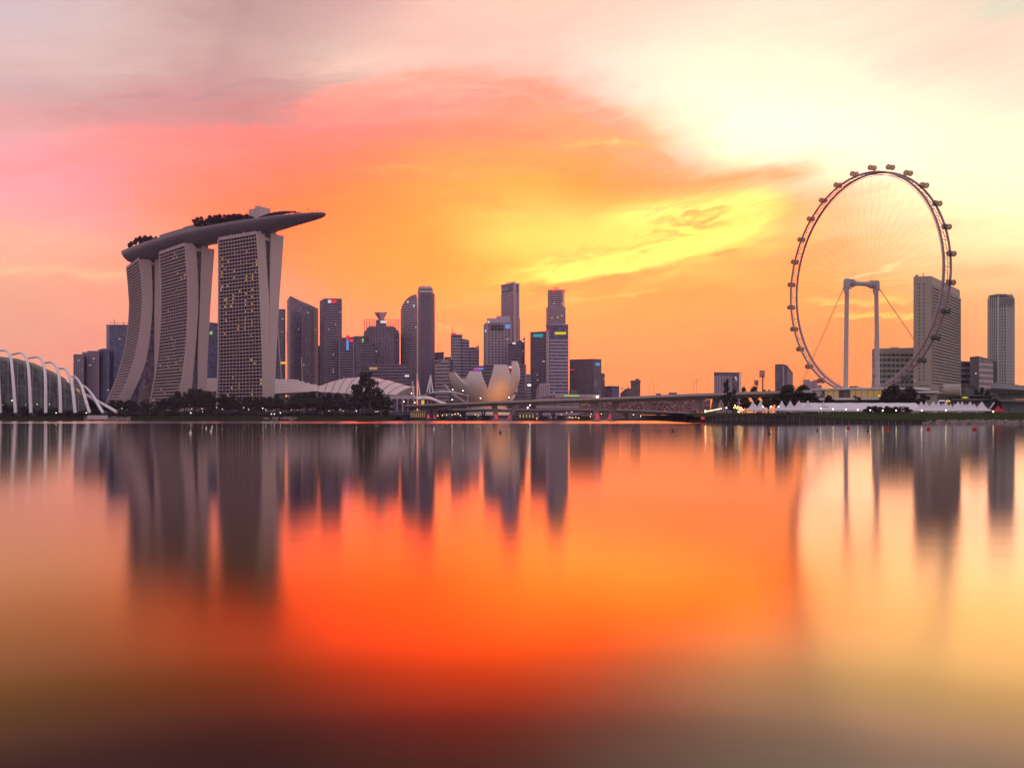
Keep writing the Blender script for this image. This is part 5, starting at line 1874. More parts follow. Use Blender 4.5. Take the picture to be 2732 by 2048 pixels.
def pagoda(material, base, half, eave, peak, label, cat='tent', group=None):
    root = thing('pagoda_tent', label, cat, base, group)
    b = MB()
    rings = []
    n = 9
    for i in range(n + 1):
        t = i / n
        h = eave + (peak - eave) * (t ** 2.9 if t < 1 else 1)
        w = half * (1 - t) ** 1.0 + .16
        e = base + Vector((0, 0, h))
        rings.append([e + Vector((w * x * (1 - .06 * (k % 2) * (1 - t)), w * y * (1 - .06 * (k % 2) * (1 - t)), 0)) for k, (x, y) in enumerate(((-1, -1), (0, -1), (1, -1), (1, 0), (1, 1), (0, 1), (-1, 1), (-1, 0)))])
    b.rings(rings)
    e0 = [v + Vector((0, 0, -.55)) for v in rings[0]]
    b.rings([e0, rings[0]], True, False)
    b.build('canopy', material, root)
    for x in (-1, 1):
        for y in (-1, 1):
            b = MB()
            q = base + Vector((x * half * .93, y * half * .93, 0))
            b.tube([q, q + Vector((0, 0, eave))], .07, 6)
            b.build('post', M['white'], root)
    return root


def build_bank():
    ORD = ['first', 'second', 'third', 'fourth', 'fifth', 'sixth', 'seventh', 'eighth', 'ninth', 'tenth', 'eleventh', 'twelfth', 'thirteenth', 'fourteenth', 'fifteenth']
    z_at = lambda D: interp([(440, 3.6), (460, 4.0), (480, 4.3), (520, 5.4)], D)
    proto = None
    spots = [(2008.8, 488, 4.6, 11.6), (2029, 486, 4.6, 11.6), (2085.6, 488, 4.7, 11.9), (2108.4, 486, 4.7, 11.9), (2132, 488, 4.6, 11.9), (2128, 506, 4.3, 11.5), (2155.5, 486, 4.7, 12.0)]
    lbl = ['white peaked tent, left one of the two beside the tall pointed tree', 'white peaked tent, right one of the two beside the tall pointed tree',
           'white peaked tent below the domed dark trees, leftmost of its cluster', 'white peaked tent below the domed dark trees, second of its cluster',
           'white peaked tent below the domed dark trees, third of its cluster', 'small white peaked tent tucked behind the third one below the domed trees',
           'white peaked tent overlapping the left end of the long white marquee']
    spots2 = [2458, 2471, 2484, 2490.5, 2503.4, 2515, 2523.5, 2535.8, 2547, 2556, 2567, 2578, 2588, 2599, 2620]
    back = {2484, 2515, 2535.8, 2547, 2578, 2599}
    g = 'white peaked tents on the right bank'
    allspots = list(zip(spots, lbl))
    for i, x in enumerate(spots2):
        D = 506 if x in back else 486
        allspots.append(((x, D, 3.6 if x in back else 4.3, 10.6 if x in back else 11.4), 'white peaked tent, %s from left in the long row right of the marquee' % ORD[i]))
    for (x, D, half, zp), lb in allspots:
        base = P(x, HY, D)
        base.z = 4.3
        sz = (zp - 4.3) / 7.4
        if proto is None:
            proto = pagoda(M['membrane'], base, 4.6, 2.5, 7.4, lb, 'tent', g)
        else:
            copy_thing(proto, base, None, (half / 4.6, half / 4.6, sz), lb, g)
    base = P(2663, HY, 480)
    base.z = 3.6
    pagoda(M['redcloth'], base, 2.9, 2.6, 5.6, 'red peaked tent standing alone right of the white tents')
    base = P(2197, HY, 470)
    base.z = 3.7
    pagoda(M['membrane'], base, 1.9, 5.0, 7.4, 'slim white peaked shelter in front of the long white marquee')
    # marquee
    A, B = P(2146, HY, 500), P(2467, HY, 500)
    root = thing('marquee', 'long white marquee roof stretching between the two rows of peaked tents', 'tent', ((A.x + B.x) / 2, 510, 4.4))
    b = MB()
    ez, rz = 6.9, 11.2
    xs = [A.x + (B.x - A.x) * k / 14 for k in range(15)]
    rr = [[(x, 499, ez - .9), (x, 499, ez), (x, 512, rz - (.0 if k % 2 == 0 else .18)), (x, 525, ez), (x, 525, ez - .9), (x, 512, rz - 1.4)] for k, x in enumerate(xs)]
    b.rings(rr)
    b.build('roof', M['membrane'], root)
    for x in xs:
        b = MB()
        b.tube([(x, 499.5, 4.2), (x, 499.5, ez - .8)], .12, 6)
        b.build('post', M['white'], root)
    b = MB()
    b.box(A.x + 1, B.x - 1, 514, 515, 4.2, 6.8)
    b.build('back_wall', M['sage'], root)
    # stalls in the shade of the tents
    for x0, x1, y0, y1, D, m, lb in ((2018, 2034, 1096, 1103, 492, 'redcloth', 'red counter in the shade of the two tents by the tall tree'), (2095, 2140, 1096, 1104, 494, 'darksteel', 'dark stall in the shade of the tents below the domed trees'),
                                  (2428, 2452, 1100, 1108, 480, 'bluecl', 'blue-topped stall at the left end of the long tent row'), (2470, 2540, 1097, 1106, 494, 'darksteel', 'dark long stall behind the left half of the tent row'),
                                  (2545, 2596, 1097, 1106, 494, 'bluecl', 'blue-grey stall behind the middle of the tent row'), (2597, 2622, 1097, 1108, 494, 'beige', 'pale stall under the last tent of the long row')):
        root = thing('market_stall', lb, 'stall', P((x0 + x1) / 2, y1, D))
        block(root, 'counter', x0, (y0 + y1) / 2, x1, y1 + 2, D, m, 2.0)
        block(root, 'back_panel', x0 + 1, y0 - 1, x1 - 1, (y0 + y1) / 2 - .3, D + 1.9, 'mauve', .2)
        panel(root, 'price_board', x0 + (x1 - x0) * .3, y0 + 1, x0 + (x1 - x0) * .42, y0 + 3, D + 2.5, 'amber_dim')
    # quay wall
    pts = [P(x, HY, D) for x, D in ((1882, 452), (1886, 444), (1950, 428), (2053, 413), (2150, 402), (2265, 393), (2370, 389), (2472, 386))]
    sm = [Vector(p) for p in catmull([tuple(p) for p in pts], 6)]
    root = thing('quay_wall', 'dark timber quay wall with upright posts along the right bank', 'quay wall', (sm[20].x, sm[20].y, 0))
    ztop = lambda p: interp([(1880, 3.1), (1930, 3.3), (2053, 3.9), (2110, 3.7), (2190, 2.6), (2265, 1.75), (2472, 1.2)], CX + F * p.x / p.y)
    b, c_ = MB(), MB()
    b.rings([[Vector((p.x, p.y, -1.5)), Vector((p.x, p.y, ztop(p))), Vector((p.x + .6, p.y + 1.4, ztop(p))), Vector((p.x + .6, p.y + 1.4, -1.5))] for p in sm])
    b.build('wall_boards', M['wallc'], root)
    c_.rings([[Vector((p.x - .1, p.y - .25, ztop(p) + .02)), Vector((p.x - .1, p.y - .25, ztop(p) + .28)), Vector((p.x + .5, p.y + 1.3, ztop(p) + .28)), Vector((p.x + .5, p.y + 1.3, ztop(p) + .02))] for p in sm])
    c_.build('capping_beam', M['bark'], root)
    for k in range(4, len(sm) - 3):
        p = sm[k]
        b = MB()
        b.tube([Vector((p.x, p.y - .22, -1)), Vector((p.x, p.y - .22, ztop(p) - .25))], .14, 6)
        b.build('post', M['post'], root)
    # festoon lights at the tip of the bank
    root = thing('festoon_lights', 'drooping string of glowing bulbs at the tip of the right bank', 'string lights', P(1905, 1110, 452))
    b = MB()
    q = [P(1882 + k * 4.2, 1095.5 - 7.6 * (k / 10) ** 1.25, 452) for k in range(11)]
    b.tube(q, .04, 4)
    b.tube([q[0], P(1881, 1108, 452)], .08, 5)
    b.tube([q[-1], P(1924, 1106, 452)], .08, 5)
    b.build('cable', M['darksteel'], root)
    for k, v in enumerate(q):
        b = MB()
        b.lathe([(.05, -.2), (.2, 0), (.05, .2)] if k else [(.1, -.5), (.5, 0), (.1, .5)], v - Vector((0, 0, .3)), 8)
        b.build('bulb', M['festoon'], root)
    root = thing('festoon_lights', 'cluster of amber bulbs strung up beside the tall pointed tree', 'string lights', P(1972, 1104, 470))
    b = MB()
    cl = [(1958, 1087), (1961, 1081), (1963, 1086), (1966, 1089), (1968, 1084), (1971, 1091), (1972, 1086), (1975, 1093), (1977, 1087), (1979, 1090), (1982, 1093), (1969, 1098), (1972, 1099), (1975, 1094)]
    b.tube([P(1957, 1106, 470), P(1957, 1080, 470)], .08, 5)
    b.tube([P(x, y - 1.5, 470) for x, y in sorted(cl)], .04, 4)
    b.build('cable', M['darksteel'], root)
    for x, y in cl:
        b = MB()
        b.lathe([(.05, -.2), (.2, 0), (.05, .2)], P(x, y, 470), 8)
        b.build('bulb', M['festoon'], root)
    # lamp posts
    lamps = [(1938, 1087.6, 'in front of the tall pointed tree'), (2057, 1084, 'in the gap between the two left tent clusters'), (2035, 1085, 'behind the second peaked tent'), (2077, 1084.5, 'left of the tents below the domed trees'),
             (2190, 1088.6, 'first of the row in front of the marquee'), (2223, 1091, 'second of the row in front of the marquee'), (2257, 1092, 'third of the row in front of the marquee'), (2288.6, 1093, 'fourth of the row in front of the marquee'),
             (2322, 1094, 'among the leftmost low trees by the marquee'), (2355, 1094.7, 'among the middle low trees by the marquee'), (2391, 1094.6, 'among the rightmost low trees by the marquee'), (2459, 1094.7, 'below the first tent of the long row'), (2523.7, 1094, 'below the middle of the long tent row'), (2650, 1098, 'beside the red tent')]
    for x, y, w in lamps:
        D = 452 if x > 2050 else 466
        lamp = thing('park_lamp', 'bright globe lamp on a thin post, ' + w, 'lamp', P(x, 1112, D), 'globe lamps on the right bank')
        b = MB()
        v = P(x, y, D)
        b.tube([Vector((v.x, v.y, 2.5)), v - Vector((0, 0, .3))], .07, 6)
        b.build('post', M['darksteel'], lamp)
        b = MB()
        b.lathe([(.06, -.28), (.2, -.2), (.28, 0), (.2, .2), (.06, .28)], v, 10)
        b.build('globe', M['lamp'], lamp)
    # floodlight masts
    for x, y0, y1, y2, D, w, lb in ((2033.5, 989, 1008, 1046, 720, 7, 'tall floodlight mast with a square lamp panel, left of the notched tower'), (2018, 1015, 1028, 1046, 900, 5.5, 'distant smaller floodlight mast left of the taller one')):
        root = thing('floodlight_mast', lb, 'floodlight', P(x, y2, D))
        b = MB()
        b.tube([P(x + 1.5, y2, D), P(x + 1.5, y1 - 6, D)], .55, 8)
        b.build('post', M['darksteel'], root)
        b = MB()
        for k in range(5): b.obox(P(x - w, y0 + (y1 - y0) * (k + .55) / 5, D), (2 * w * D / F, 0, 0), (0, .5, 0), (0, 0, 1.0))
        for s in (-1, 0, 1): b.obox(P(x + s * w * .9 - .4, y1, D + .6), (.3, 0, 0), (0, .3, 0), (0, 0, (y1 - y0) / F * D))
        b.build('lamp_panel', M['roofrib'], root)
    # pit building
    root = thing('pit_building', 'long dark green-grey trackside building with a rounded roof, at the right edge', 'building', P(2690, 1100, 620))
    D = 610
    xs = [2641, 2646, 2654, 2700, 2740, 2800]
    rr = []
    for i, x in enumerate(xs):
        top = interp([(2641, 1032), (2646, 1022), (2654, 1020), (2740, 1031), (2800, 1038)], x)
        bot = interp([(2641, 1046), (2646, 1049), (2654, 1050.5), (2740, 1051), (2800, 1052)], x)
        rr.append([P(x, bot, D), P(x, bot - (bot - top) * .5, D - 3), P(x, top + 2, D), P(x, top, D + 14), P(x, top + 4, D + 50), P(x, bot, D + 52)])
    b = MB()
    b.rings(rr)
    b.build('roof_shell', M['sage'], root, smooth=35)
    b = MB()
    b.rings([[P(x, t - .7, D + 1), P(x, t + .7, D + 1), P(x, t + .7, D + 8), P(x, t - .7, D + 8)] for x, t in ((2649, 1022), (2655, 1019.4), (2700, 1025), (2740, 1030.6), (2800, 1037))])
    b.build('roof_edge', M['darksteel'], root)
    block(root, 'glazing', 2660, 1050.5, 2800, 1063, D + 4, 'gl_green', 20)
    for x in (2676, 2699, 2722): block(root, 'glazing_post', x, 1050.5, x + 1.8, 1063, D + 3.2, 'sage', .6)
    b = MB()
    b.rings([[P(x, y, D), P(x, y + h, D), P(x, y + h, D + 6), P(x, y, D + 6)] for x, y, h in ((2655, 1048, 3), (2661, 1058, 4), (2664, 1063.5, 5), (2672, 1065, 5.5), (2740, 1065.5, 5.5), (2800, 1066, 5.5))])
    b.build('lower_fascia', M['sage'], root)
    block(root, 'lower_wall', 2672, 1071, 2800, 1112, D + 8, 'sage', 18)
    block(root, 'shutter_door', 2694, 1076, 2720, 1100, D + 7.4, 'bluecl', .4).data.materials[0] = M['sage2']
    block(root, 'walkway', 2538, 1063, 2662, 1067.5, D + 8, 'sage', 8)
    block(root, 'walkway', 2538, 1053, 2656, 1056, D + 14, 'sage', 8)
    block(root, 'dark_hall', 2530, 1067.6, 2672, 1100, D + 14, 'gl_green', 16)
    block(root, 'upper_hall', 2532, 1030, 2600, 1053, D + 30, 'gl_green', 10)
    for x, y0, y1 in ((2539, 1024, 1064), (2590, 1041, 1056), (2624, 1043, 1064)): block(root, 'frame_post', x, y0, x + 1.6, y1, D + 7, 'sage', .6)
    block(root, 'frame_beam', 2532, 1039, 2592, 1040.6, D + 7.6, 'sage', .5)
    b = MB()
    b.lathe([(.3, 0), (4.0, .3), (4.2, 2), (4.2, 9), (4.0, 11)], P(2516, 1041, D + 4), 20, axis=(.85, -.5, 0))
    b.build('round_end', M['beige'], root, smooth=40)
    block(root, 'drum_base', 2498, 1052, 2532, 1100, D + 8, 'sage', 12)
    block(root, 'lit_sign', 2504, 1067.5, 2521, 1069.6, D - 2, 'sign_white', .6)
    block(root, 'lit_sign', 2523, 1067, 2535, 1072, D - 2, 'amber', .6)
    b = MB()
    b.lathe([(.2, -.6), (2.4, 0), (.2, .5)], P(2575, 1060, D - 4), 14)
    b.build('pendant_lamp', M['sign_yellow'], root, True)
    b = MB()
    for x0, y0, x1, y1 in ((2640, 1091, 2652, 1074), (2604, 1090, 2618, 1075)): b.tube([P(x0, y0, D - 30), P(x1, y1, D - 22)], .5, 6)
    b.build('stair_rail', M['steel'], root)
    # low white ledge building between terminal and pit building
    root = thing('ledge_building', 'low building with a thin white ledge, between the terminal trees and the trackside building', 'building', P(2475, 1080, 605))
    block(root, 'white_ledge', 2444, 1043.5, 2506, 1047.5, 600, 'white', 14)
    block(root, 'brown_wall', 2446, 1047.6, 2500, 1085, 604, 'beige', 10)
    # rocks of the revetment
    b = MB()
    rr_ = random.Random(5)
    for k in range(420):
        x = rr_.uniform(2462, 2800)
        u = rr_.random()
        D = 372 + (11 if x < 2500 else 3) + u * 8
        c = P(x, HY, D)
        c.z = -.15 + u * 1.35
        s = rr_.uniform(.35, .8)
        R3 = Matrix.Rotation(rr_.uniform(0, 6), 3, Vector((rr_.random(), rr_.random(), rr_.random() + .1)).normalized())
        v = [c + R3 @ Vector((sx * s * rr_.uniform(.6, 1.3), sy * s * rr_.uniform(.6, 1.2), sz * s * rr_.uniform(.5, .9))) for sx, sy, sz in ((-1, -1, -1), (1, -1, -1), (1, 1, -1), (-1, 1, -1), (-1, -1, 1), (1, -1, 1), (1, 1, 1), (-1, 1, 1))]
        for q_ in ((0, 3, 2, 1), (4, 5, 6, 7), (0, 1, 5, 4), (1, 2, 6, 5), (2, 3, 7, 6), (3, 0, 4, 7)): b.face([v[j] for j in q_])
    for k in range(160):
        x = rr_.uniform(228, 345) if k < 120 else rr_.uniform(700, 790)
        u = rr_.random()
        c = P(x, HY, 709 + u * 9)
        c.z = .3 + u * 2.6
        s = rr_.uniform(.5, 1.3)
        v = [c + Vector((sx * s * rr_.uniform(.6, 1.5), sy * s, sz * s * rr_.uniform(.4, .8))) for sx, sy, sz in ((-1, -1, -1), (1, -1, -1), (1, 1, -1), (-1, 1, -1), (-1, -1, 1), (1, -1, 1), (1, 1, 1), (-1, 1, 1))]
        for q_ in ((0, 3, 2, 1), (4, 5, 6, 7), (0, 1, 5, 4), (1, 2, 6, 5), (2, 3, 7, 6), (3, 0, 4, 7)): b.face([v[j] for j in q_])
    r = b.build('shore_rocks', M['rock'])
    tag(r, 'grey boulders piled along the water edge of both banks', 'rocks', kind='stuff')
    b = MB()
    b.obox(P(233, 1119, 706), P(280, HY, 706) - P(233, HY, 706), (0, 5, 0), (0, 0, 3.4))
    tag(b.build('concrete_landing', M['stone']), 'pale concrete landing block at the water edge right of the white ribs', 'landing')


M['sage2'] = mat('teal_shutter', (.12, .19, .18), .5, .1, .1)
build_bank()


# ------------------------------------------------------------------ buoys and floats on the water
def build_floats():
    proto = None
    for (x, y), lb in zip(((2263, 1142), (2367, 1143.5), (2477, 1145), (2600, 1145)), ('leftmost, below the left column', 'second from left, below the low trees', 'third from left, below the large slab tower', 'rightmost, below the gridded tower')):
        D = 3 * F / (y - HY + 1.5)
        base = P(x, HY, D)
        base.z = 0
        lb = 'round red buoy floating off the right bank, ' + lb
        if proto is None:
            proto = thing('buoy', lb, 'buoy', base, 'red buoys off the right bank')
            b = MB()
            b.lathe([(.02, -.25), (.33, -.12), (.45, .12), (.42, .38), (.24, .58), (.05, .64)], base, 14)
            b.build('float_body', M['redcloth'], proto, smooth=60)
            b = MB()
            b.tube([base + Vector((0, 0, .6)), base + Vector((0, 0, .85))], .06, 6)
            b.build('lifting_eye', M['darksteel'], proto)
        else: copy_thing(proto, base, .7 * x, None, lb)
    for (x, y, m), lb in zip(((550, 1143, 'white'), (566, 1140, 'white'), (563, 1151, 'white'), (508, 1156, 'white'), (1158, 1146, 'white'), (1335, 1155, 'darksteel'), (1690, 1148, 'darksteel'), (1795, 1151, 'darksteel'), (1870, 1133, 'darksteel'), (1957, 1155, 'darksteel'), (2053, 1158, 'darksteel'), (2180, 1149, 'darksteel'), (2315, 1150, 'darksteel')),
                             ('left of the white three below the hotel', 'upper right of the white three below the hotel', 'lower right of the white three below the hotel', 'alone left of the white three', 'alone below the plaza canopies', 'below the lotus-shaped museum', 'below the right half of the grandstand', 'lying right of the grandstand reflection', 'close under the tip of the right bank', 'below the festoon cluster', 'below the two left peaked tents', 'below the left end of the marquee', 'between the first two red buoys')):
        D = 3 * F / (y - HY)
        base = P(x, HY, D)
        base.z = .0
        r = .26
        b = MB()
        b.lathe([(.02, -.12), (r * .8, -.05), (r, .08), (r * .7, .26), (.04, .36)], base, 10)
        b.tube([base + Vector((0, 0, .3)), base + Vector((.05, 0, .75))], .07, 5)
        tag(b.build('float', M[m], smooth=50), 'small %s float on the water, %s' % ('white' if m == 'white' else 'dark', lb), 'float', 'small floats on the bay')


build_floats()


# ------------------------------------------------------------------ trees and shrubs
def leaf_mesh(name, blobs, n, size, mats, seed, flat=.0):
    rr = random.Random(seed)
    tot = sum(b[3] * b[4] for b in blobs)
    v, f = [], []
    for (cx, cy, cz, r, rz) in blobs:
        for _ in range(max(8, int(n * r * rz / tot))):
            while True:
                d = Vector((rr.uniform(-1, 1), rr.uniform(-1, 1), rr.uniform(-1, 1)))
                if .02 < d.length < 1: break
            d = d.normalized() * (rr.random() ** .55)
            c = Vector((cx + d.x * r, cy + d.y * r, cz + d.z * rz))
            a = Vector((rr.gauss(0, 1), rr.gauss(0, 1), rr.gauss(0, 1) * (1 - flat))).normalized()
            b = a.cross(Vector((rr.gauss(0, 1), rr.gauss(0, 1), rr.gauss(0, 1)))).normalized()
            s = size * rr.uniform(.55, 1.25)
            i = len(v)
            v += [tuple(c - a * s), tuple(c + b * s * .55 - a * s * .2), tuple(c + a * s), tuple(c - b * s * .55 + a * s * .15)]
            f.append((i, i + 1, i + 2, i + 3))
    me = bpy.data.meshes.new(name)
    me.from_pydata(v, [], f)
    for m in mats: me.materials.append(m)
    return me


def make_tree(kind, seed):
    """prototype about 10 high and 8 wide (crown radius 4), standing on the origin"""
    rr = random.Random(seed)
    trunk = MB()
    blobs = []
    m = M['leaf']
    size, n = .46, 1900
    if kind in ('broad', 'bronze'):
        trunk.tube([(0, 0, 0), (.1, .1, 2), (-.1, 0, 4.2), (.2, 0, 6.5)], [.34, .27, .2, .08], 7)
        for k in range(13):
            a, e = rr.uniform(0, 2 * pi), rr.uniform(0, 1)
            r = 2.7 * sqrt(rr.random())
            z = 4.2 + 4.2 * e * (1 - .32 * (r / 2.7))
            blobs.append((r * cos(a), r * sin(a), z, rr.uniform(1.1, 1.75), rr.uniform(.8, 1.3)))
            if k < 6: trunk.tube([(0, 0, 3.2), (r * .5 * cos(a), r * .5 * sin(a), z * .75), (r * .9 * cos(a), r * .9 * sin(a), z)], [.14, .1, .04], 5)
        blobs.append((0, 0, 8.3, 1.5, 1.4))
        if kind == 'bronze': m = M['leaf_red']
    elif kind == 'dome':
        trunk.tube([(0, 0, 0), (0, 0, 3), (0, .1, 6)], [.4, .32, .12], 7)
        for k in range(22):
            a = rr.uniform(0, 2 * pi)
            e = rr.uniform(0, pi / 2)
            r = 3.0 * cos(e) * rr.uniform(.75, 1)
            blobs.append((r * cos(a), r * sin(a), 2.8 + 5.6 * sin(e) * rr.uniform(.85, 1.03), rr.uniform(1.0, 1.5), rr.uniform(.9, 1.3)))
        blobs.append((0, 0, 5, 2.6, 3))
        n, size = 3600, .40
    elif kind == 'pointed':
        trunk.tube([(0, 0, 0), (.1, 0, 4), (0, .1, 9.3)], [.3, .2, .05], 7)
        for k in range(26):
            t = rr.random()
            a = rr.uniform(0, 2 * pi)
            r = (2.6 * (1 - t) ** .7 + .25) * rr.uniform(.3, 1)
            z = 1.6 + 8 * t
            blobs.append((r * cos(a), r * sin(a), z, rr.uniform(.55, 1.15) * (1.1 - .6 * t), rr.uniform(.5, .95)))
        n, size, m = 2200, .34, M['leaf_far']
    elif kind == 'open':
        trunk.tube([(0, 0, 0), (.15, 0, 2.5), (0, 0, 4.5)], [.3, .24, .18], 7)
        for k in range(20):
            a = rr.uniform(0, 2 * pi)
            e = rr.uniform(.05, 1.35)
            r = 3.2 * cos(e) * rr.uniform(.5, 1)
            z = 3.6 + 5.4 * sin(e) * rr.uniform(.6, 1)
            trunk.tube([(0, 0, rr.uniform(2.4, 4.4)), (r * .55 * cos(a), r * .55 * sin(a), z * .82), (r * cos(a), r * sin(a), z)], [.12, .07, .02], 4)
            blobs.append((r * cos(a), r * sin(a), z, rr.uniform(.55, 1.05), rr.uniform(.45, .9)))
        n, size, m = 1250, .28, M['leaf']
    elif kind in ('shrub', 'grayshrub'):
        for k in range(14):
            a = rr.uniform(0, 2 * pi)
            r = 3.0 * sqrt(rr.random())
            trunk.tube([(r * .25 * cos(a), r * .25 * sin(a), 0), (r * .7 * cos(a), r * .7 * sin(a), 3 + rr.random() * 2)], [.12, .04], 4)
            blobs.append((r * cos(a), r * sin(a), rr.uniform(2.0, 7.2) * (1 - .12 * r), rr.uniform(1.1, 1.7), rr.uniform(1.6, 2.6)))
        n, size, m = 900, .5, M['leaf_gray'] if kind == 'grayshrub' else M['leaf']
    elif kind == 'palm':
        trunk.tube([(0, 0, 0), (.15, 0, 4), (.1, 0, 7.4)], [.28, .2, .17], 7)
        v, f = [], []
        for k in range(17):
            a = 2 * pi * k / 17 + rr.uniform(-.15, .15)
            up = rr.uniform(.1, 1.0)
            q = [Vector((.1 + cos(a) * 3.9 * t, sin(a) * 3.9 * t, 7.4 + up * 3.4 * t - 3.6 * t * t * (.5 + .3 * up))) for t in [i / 8 for i in range(9)]]
            s = Vector((-sin(a), cos(a), 0))
            for i in range(8):
                w0, w1 = .62 * sin(pi * (i + .35) / 8.8), .62 * sin(pi * (i + 1.35) / 8.8)
                for sg in (-1, 1):
                    j = len(v)
                    v += [tuple(q[i]), tuple(q[i + 1]), tuple(q[i + 1] + s * sg * w1 - Vector((0, 0, w1 * .6))), tuple(q[i] + s * sg * w0 - Vector((0, 0, w0 * .6)))]
                    f.append((j, j + 1, j + 2, j + 3))
        me = bpy.data.meshes.new('crown')
        me.from_pydata(v, [], f)
        me.materials.append(M['leaf'])
        return trunk, me
    return trunk, leaf_mesh('crown', blobs, n, size, [m], seed + 1)


PROTO = {}


def place_tree(kind, x, ytop, D, zg, wpx, label, group=None, name=None, rot=None, cat=None, at=None, hw=None):
    var = PROTO.setdefault(kind, [])
    loc = P(x, HY, D) if at is None else Vector(at)
    loc.z = zg
    h = CAMZ + (HY - ytop) / F * D - zg if hw is None else hw[0]
    w = wpx * D / F if hw is None else hw[1]
    sc = (w / 8.0, w / 8.0, h / 9.6)
    rot = RNG.uniform(0, 6.28) if rot is None else rot
    nm = name or {'shrub': 'shrub', 'grayshrub': 'shrub', 'palm': 'palm_tree', 'pointed': 'casuarina_tree'}.get(kind, 'tree')
    ct = cat or ('shrub' if 'shrub' in kind else 'tree')
    nvar = {'broad': 4, 'open': 2, 'dome': 2}.get(kind, 2)
    if len(var) < nvar:
        tr, crown = make_tree(kind, 40 + 17 * len(var) + len(kind) * 3)
        root = thing(nm, label, ct, (0, 0, 0), group)
        tr.build('stem' if 'shrub' in kind else 'trunk', M['bark'], root)
        c = bpy.data.objects.new('crown', crown)
        COL.objects.link(c)
        c.parent = root
        root.location, root.rotation_euler, root.scale = loc, (0, 0, rot), sc
        var.append(root)
        return root
    src = var[RNG.randrange(len(var))]
    r = copy_thing(src, loc, rot, sc, label, group)
    r.name = nm
    if group is None and 'group' in r: del r['group']
    return r


